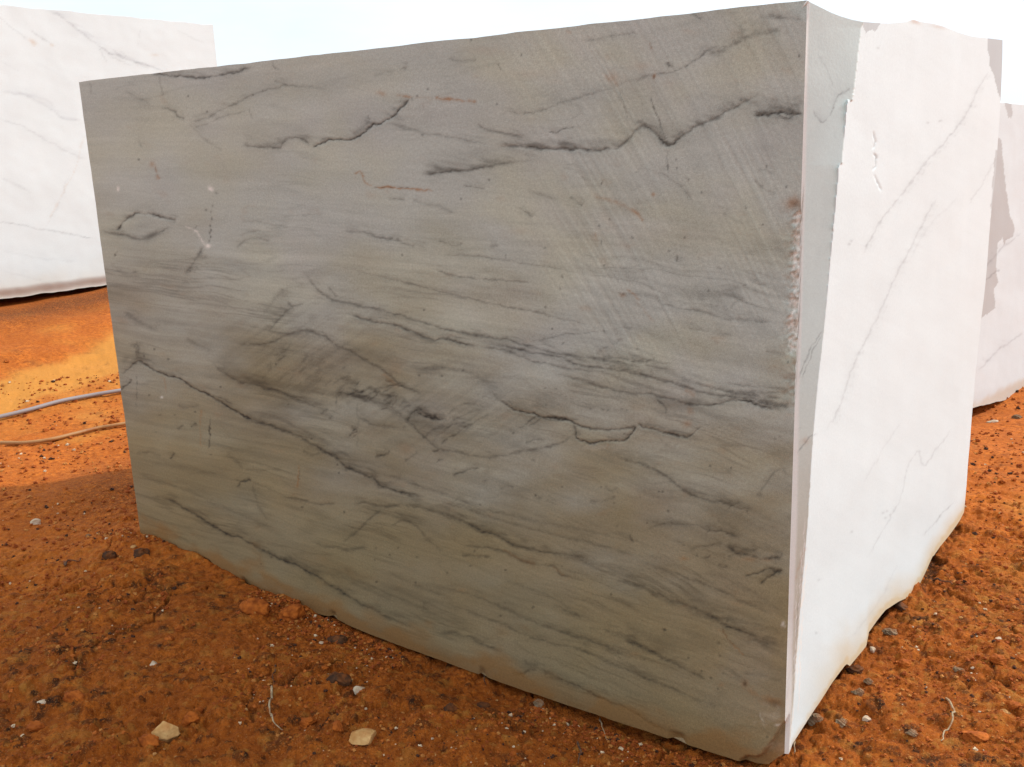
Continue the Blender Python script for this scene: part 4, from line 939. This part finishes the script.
g2 = ground_path([(-60,449),(-20,447),(0,446),(25,446),(50,443),(75,437),(100,431),(125,426.5)], .011)
e = np.array(g2[-1]); g2 += [(e[0]+.15, e[1]+.5, .02), (e[0]+.2, e[1]+1.2, .02)]
h2 = tube('hose', g2, .0105, hose_mat('tan_hose', (.40, .19, .06), (.30, .10, .02), .5))
tag(h2, 'thin tan hose dusted with soil, lying nearer than the greyish one', 'hose')

# ------------------------------------------------------------------ stones, clods, twigs
def ico(sub):
    t = (1+5**.5)/2
    V = [(-1,t,0),(1,t,0),(-1,-t,0),(1,-t,0),(0,-1,t),(0,1,t),(0,-1,-t),(0,1,-t),(t,0,-1),(t,0,1),(-t,0,-1),(-t,0,1)]
    V = [np.array(v)/np.linalg.norm(v) for v in V]
    F = [(0,11,5),(0,5,1),(0,1,7),(0,7,10),(0,10,11),(1,5,9),(5,11,4),(11,10,2),(10,7,6),(7,1,8),(3,9,4),(3,4,2),(3,2,6),(3,6,8),(3,8,9),(4,9,5),(2,4,11),(6,2,10),(8,6,7),(9,8,1)]
    for _ in range(sub):
        mid_ = {}; G = []
        def mp2(a, b_):
            k = (min(a, b_), max(a, b_))
            if k not in mid_:
                v = V[a]+V[b_]; V.append(v/np.linalg.norm(v)); mid_[k] = len(V)-1
            return mid_[k]
        for a, b_, c in F:
            x, y, z = mp2(a, b_), mp2(b_, c), mp2(c, a)
            G += [(a,x,z),(b_,y,x),(c,z,y),(x,y,z)]
        F = G
    return np.array(V), np.array(F)
ICO = {k: ico(k) for k in (0, 1, 2, 3)}
def rock_mesh(size, seed, sub=3, cuts=9, rough=.10):
    r = np.random.RandomState(seed); V, F = ICO[sub]; V = V.copy()
    for _ in range(cuts):
        nn = r.normal(size=3); nn /= np.linalg.norm(nn); d = r.uniform(.55, .85)
        ov = np.clip(V@nn-d, 0, None); V = V-ov[:, None]*nn
    V = V*(1+rough*fbm(V[:, 0]*1.7+V[:, 2]*2.1+seed, V[:, 1]*1.9-V[:, 2]*1.3, 3, seed % 50))[:, None]
    V = V*(1+.45*rough*fbm(V[:, 0]*5+V[:, 2]*6.1+seed, V[:, 1]*5.7-V[:, 2]*4.3, 3, seed % 40))[:, None]
    return V*np.array(size), F
def stone(name, px, py, wpx, hpx, mat, seed, label, cat, group=None, flat=.5, cuts=9, sink=.42, smooth=False, rough=.10, sub=3):
    if name == 'soil_clod' or mat is R_DARK or mat is R_GREY: cuts, smooth, rough, sub = 4, mat is not R_GREY, max(rough, .42), 3
    P = ground_point(px, py+hpx*.3); dist = (P-EYE)@CF
    w = wpx*dist/FPX*.5; h = hpx*dist/FPX*.5
    V, F = rock_mesh((w, max(w*.75, h*.8), h*flat/.55), seed, sub, cuts, rough)
    o = mesh(name, V, [F], [mat], smooth=smooth)
    o.location = (P[0], P[1], soil_z(P[0], P[1])+h*(1-2*sink)*.8)
    o.rotation_euler = (random.Random(seed).uniform(-.2, .2), random.Random(seed+1).uniform(-.2, .2), -YAW+random.Random(seed+2).uniform(-.4, .4))
    tag(o, label, cat, group); return o
N = 'stone'
stone(N, 165, 728, 34, 30, R_TAN, 3, 'angular tan stone with a bright flat top, at the left foreground', 'stone', cuts=14, sink=.2)
stone('soil_clod', 75, 697, 22, 20, R_SOIL, 5, 'rounded brown clod to the left of the angular tan stone', 'clod', smooth=True, rough=.25)
stone(N, 364, 736, 32, 24, R_TAN, 8, 'broad flat tan stone half buried in the foreground below the block', 'stone', flat=.35, cuts=12, sink=.4)
stone(N, 360, 688, 15, 15, R_PALE, 12, 'small yellowish white stone just above the broad flat tan stone', 'stone', smooth=True)
stone('soil_clod', 257, 607, 32, 20, R_SOIL, 14, 'long red clod lying close to the foot of the shaded face', 'clod', rough=.3)
stone('soil_clod', 293, 612, 26, 20, R_SOIL, 17, 'crumbly red clod leaning against the foot of the shaded face', 'clod', smooth=True, rough=.4, sink=.25)
stone('soil_clod', 340, 682, 24, 12, R_DARK, 19, 'dark flat clod left of the small yellowish white stone', 'clod', smooth=True, rough=.3)
stone(N, 483, 704, 14, 11, R_DARK, 21, 'blackish rounded stone under the middle of the shaded face', 'stone', smooth=True)
stone(N, 451, 715, 13, 13, R_DARK, 23, 'blackish stone left of its rounded twin, nearer the camera', 'stone')
stone(N, 539, 703, 11, 9, R_GREY, 25, 'small grey brown pebble in the dark gap under the block', 'stone', smooth=True)
stone('soil_clod', 141, 554, 20, 11, R_DARK, 27, 'dark low clod below the left foot of the largest block', 'clod', smooth=True, rough=.3)
stone('soil_clod', 110, 554, 15, 14, R_DARK, 29, 'dark upright clod, leftmost of the pair near the left foot of the block', 'clod', rough=.3)
stone('soil_clod', 335, 640, 26, 12, R_DARK, 31, 'flat black clod beside a white chip below the shaded face', 'clod', rough=.35)
stone(N, 321, 643, 8, 6, R_PALE, 33, 'white chip touching the flat black clod', 'stone')
stone(N, 36, 521, 11, 9, R_PALE, 35, 'white pebble alone on the dark earth at the far left', 'stone')
stone(N, 89, 537, 7, 8, R_GREY, 37, 'small grey green pebble left of the dark pair of clods', 'stone')
stone(N, 154, 664, 9, 8, R_PALE, 39, 'pale buff pebble in the middle of the left foreground', 'stone', smooth=True)
stone(N, 134, 555-8, 7, 5, R_TAN, 36, 'tan crumb of stone right on top of the dark low clod', 'stone')
stone(N, 44, 705, 14, 6, R_PALE, 41, 'thin whitish flake at the lower left, left of the brown clod', 'stone', flat=.3)
stone(N, 858, 697, 13, 12, R_GREY, 43, 'rounded grey stone, middle one of the three beside the sunlit face', 'stone', smooth=True)
stone(N, 815, 719, 17, 15, R_GREY, 45, 'grey stone touching the foot of the sunlit face near the front corner', 'stone')
stone(N, 842, 723, 14, 10, R_GREY, 47, 'flat grey stone just right of the one touching the sunlit face', 'stone', smooth=True)
stone(N, 868, 683, 9, 8, R_GREY, 49, 'small grey stone farthest from the camera in the row beside the sunlit face', 'stone')
stone(N, 890, 628, 15, 10, R_GREY, 51, 'dark grey stone in the shadow of the broken foot of the block', 'stone')
stone(N, 872, 651, 8, 7, R_PALE, 53, 'clean white pebble below the broken foot of the block', 'stone', smooth=True)
stone(N, 958, 671, 10, 8, R_GREY, 55, 'grey pebble on the open earth above the twig at the right', 'stone', smooth=True)
stone(N, 911, 737, 12, 9, R_GREY, 57, 'grey pebble to the left of the pale twig', 'stone', smooth=True)
stone(N, 998, 642, 11, 6, R_PALE, 59, 'flat pale flake, highest pebble at the right side of the picture', 'stone', flat=.3)
stone(N, 1006, 712, 15, 9, R_TAN, 61, 'flat tan stone at the right margin of the picture', 'stone', flat=.4)
stone(N, 866, 718, 10, 9, R_PALE, 63, 'pale buff stone between the flat grey stone and the pale twig', 'stone')
stone(N, 992, 420, 12, 6, R_PALE, 65, 'pale flake on the earth in front of the right rear block', 'stone', flat=.3)
stone(N, 1017, 416, 10, 7, R_GREY, 67, 'grey stone in front of the right rear block', 'stone')
stone('soil_clod', 899, 603, 22, 12, R_DARK, 69, 'dark clod tucked under the notch in the foot of the sunlit face', 'clod', rough=.3, sink=.5)
stone('soil_clod', 853, 668, 18, 12, R_DARK, 71, 'dark clod under the lower notch of the sunlit face', 'clod', rough=.3, sink=.5)
stone('soil_clod', 975, 735, 26, 12, R_SOIL, 73, 'red brown clod to the right of the pale twig', 'clod', smooth=True, rough=.35)
stone('soil_clod', 190, 720, 20, 16, R_SOIL, 75, 'red clod touching the right side of the angular tan stone', 'clod', smooth=True, rough=.3)
stone('soil_clod', 150, 743, 20, 13, R_SOIL, 77, 'low red clod in front of the angular tan stone', 'clod', smooth=True, rough=.3)

MAT_TWIG = rock_material('dry_root', (.30, .20, .11), (.50, .39, .24), scale=60, dust_or_tint=.4)
MAT_TWIG_D = rock_material('dark_root', (.05, .03, .02), (.14, .08, .05), scale=60, dust_or_tint=.4)
def twig(pxs, r, mat, label, lift=.010):
    o = []
    jr = np.random.RandomState(int(pxs[0][0])); pxs = catmull(pxs, 3); pxs = pxs+jr.normal(0, .7, pxs.shape)
    for i, (x, y) in enumerate(pxs):
        P = ground_point(x, y); o.append((P[0], P[1], soil_z(P[0], P[1])+r+lift*math.sin(math.pi*i/(len(pxs)-1))))
    rs = [r*(1.1-.7*k/(len(pxs)*4)) for k in range(len(pxs)*4)]
    t = tube('twig', o, rs, mat, 8); tag(t, label, 'twig'); return t
twig([(272,692),(273,703),(270,712),(272,720),(278,729),(283,731)], .003, MAT_TWIG, 'pale curled root bent like a hook, at the left foreground')
twig([(276,664),(274,676),(275,688)], .002, MAT_TWIG_D, 'short dark root just above the pale curled root')
twig([(946,702),(952,713),(953,724),(945,735),(940,745)], .003, MAT_TWIG, 'pale bent twig on the open earth at the right')
twig([(600,719),(602,730),(606,744)], .0022, MAT_TWIG, 'short pale twig poking out from under the shaded face')
twig([(793,741),(794,748),(795,756)], .003, MAT_TWIG, 'thin straw at the front corner of the block')
twig([(578,748),(581,757),(578,766)], .003, MAT_TWIG_D, 'thin dark root at the bottom edge below the shaded face')
twig([(480,663),(520,668)][:1]+[(484,681),(486,690)], .0025, MAT_TWIG_D, 'thin dark root standing in the shadow gap of the block')
twig([(930,582),(940,587),(953,588)], .004, MAT_TWIG_D, 'dark stick lying right of the broken foot of the sunlit face')
twig([(200,300),(201,301)][:0]+[(193,302+268),(200,298+268)][:0]+[(64,569-3),(72,566),(82,560)], .004, MAT_TWIG_D, 'dark stick at the far left below the white pebble')

# loose pebbles one could count, and the crumbs nobody could
rng = np.random.RandomState(77)
kinds = [('pale', R_PALE, 14, 'tiny pale pebble lying loose on the red earth', 'loose pale pebbles on the earth'),
         ('tan', R_TAN, 40, 'tiny tan pebble lying loose on the red earth', 'loose tan pebbles on the earth'),
         ('dark', R_DARK, 26, 'tiny dark pebble lying loose on the red earth', 'loose dark pebbles on the earth'),
         ('clod', R_SOIL, 34, 'low lump of red earth half sunk in the open ground', 'lumps of red earth in the open ground')]
def visible_ground_px():
    while True:
        x, y = rng.uniform(0, 1024), rng.uniform(330, 767)
        if x < 790:
            lim = 548+(x-140)*.353 if x > 138 else 318
            if y > lim+12: return x, y
        else:
            lim = np.interp(x, bot_px[:, 0], bot_px[:, 1]) if x < 962 else 415
            if y > lim+10: return x, y
for nm, mt, cnt_, lab, grp in kinds:
    big = nm == 'clod'; protos = []
    for k in range(6):
        V, F = rock_mesh((1, .8, .6), 200+k+7*len(nm), 3 if big else 2, 5 if big else 8, .5 if big else .15)
        protos.append((V, F))
    made = []
    for k in range(cnt_):
        x, y = visible_ground_px(); P = ground_point(x, y); rad = (.013 if big else .0033)*min(1.8, math.exp(rng.normal(0, .4)))*(1+.25*((P-EYE)@CF-2.2)*.4)
        if k < 6:
            o = mesh('soil_clod' if big else 'pebble', protos[k][0]*.01, [protos[k][1]], [mt], smooth=big); made.append(o)
        else:
            o = made[k % 6].copy(); COL.objects.link(o)
        o.location = (P[0], P[1], soil_z(P[0], P[1])+rad*(.08 if big else .3)); sc = rad/.01; o.scale = (sc, sc, sc)
        o.rotation_euler = (rng.uniform(-.4, .4), rng.uniform(-.4, .4), rng.uniform(0, 6.28))
        tag(o, lab, 'clod' if big else 'pebble', grp)
V0, F0 = ICO[1]; nC = 48000
ang = base_dir+rng.uniform(-.62, .62, nC); rad_ = np.exp(rng.uniform(math.log(.95), math.log(7), nC))
cx, cy = EYE[0]+rad_*np.cos(ang), EYE[1]+rad_*np.sin(ang)
nb = 3500; cx = np.concatenate([cx, rng.uniform(-2.9, .2, nb)]); cy = np.concatenate([cy, -.012-np.abs(rng.normal(0, .07, nb))]); rad_ = np.concatenate([rad_, np.full(nb, 3.0)]); nC += nb
keep = ~((cx > -2.72) & (cx < .06) & (cy > -.01) & (cy < 1.9)) & (fbm(cx/.6, cy/.6, 3, 201) > -.18)
cx, cy, rad_ = cx[keep], cy[keep], rad_[keep]; nC = len(cx)
cz = terrain(cx, cy, True)[0]; sz = .0019*np.clip(np.exp(rng.normal(0, .6, nC)), .3, 2.4)*np.clip(rad_/2.2, .8, 2.2)
cv = (V0[None]*sz[:, None, None]*np.array([1, .9, .75])*(1+.3*rng.normal(size=(nC, len(V0), 1)))+np.stack([cx, cy, cz+sz*.35], 1)[:, None])
cf = (F0[None]+(np.arange(nC)*len(V0))[:, None, None]).reshape(-1, 3)
pal = np.array([(.30, .066, .009), (.44, .118, .017), (.46, .18, .04), (.06, .022, .010), (.66, .50, .32)])
cc = np.repeat(pal[rng.choice(5, nC, p=[.42, .31, .15, .09, .03])], len(V0), 0)
MAT_CRUMB = stone_material('soil_crumb', .95, .4, .2)
cr_ = mesh('soil_crumbs', cv.reshape(-1, 3), [cf], [MAT_CRUMB], cc, smooth=False)
setting(cr_, 'stuff')
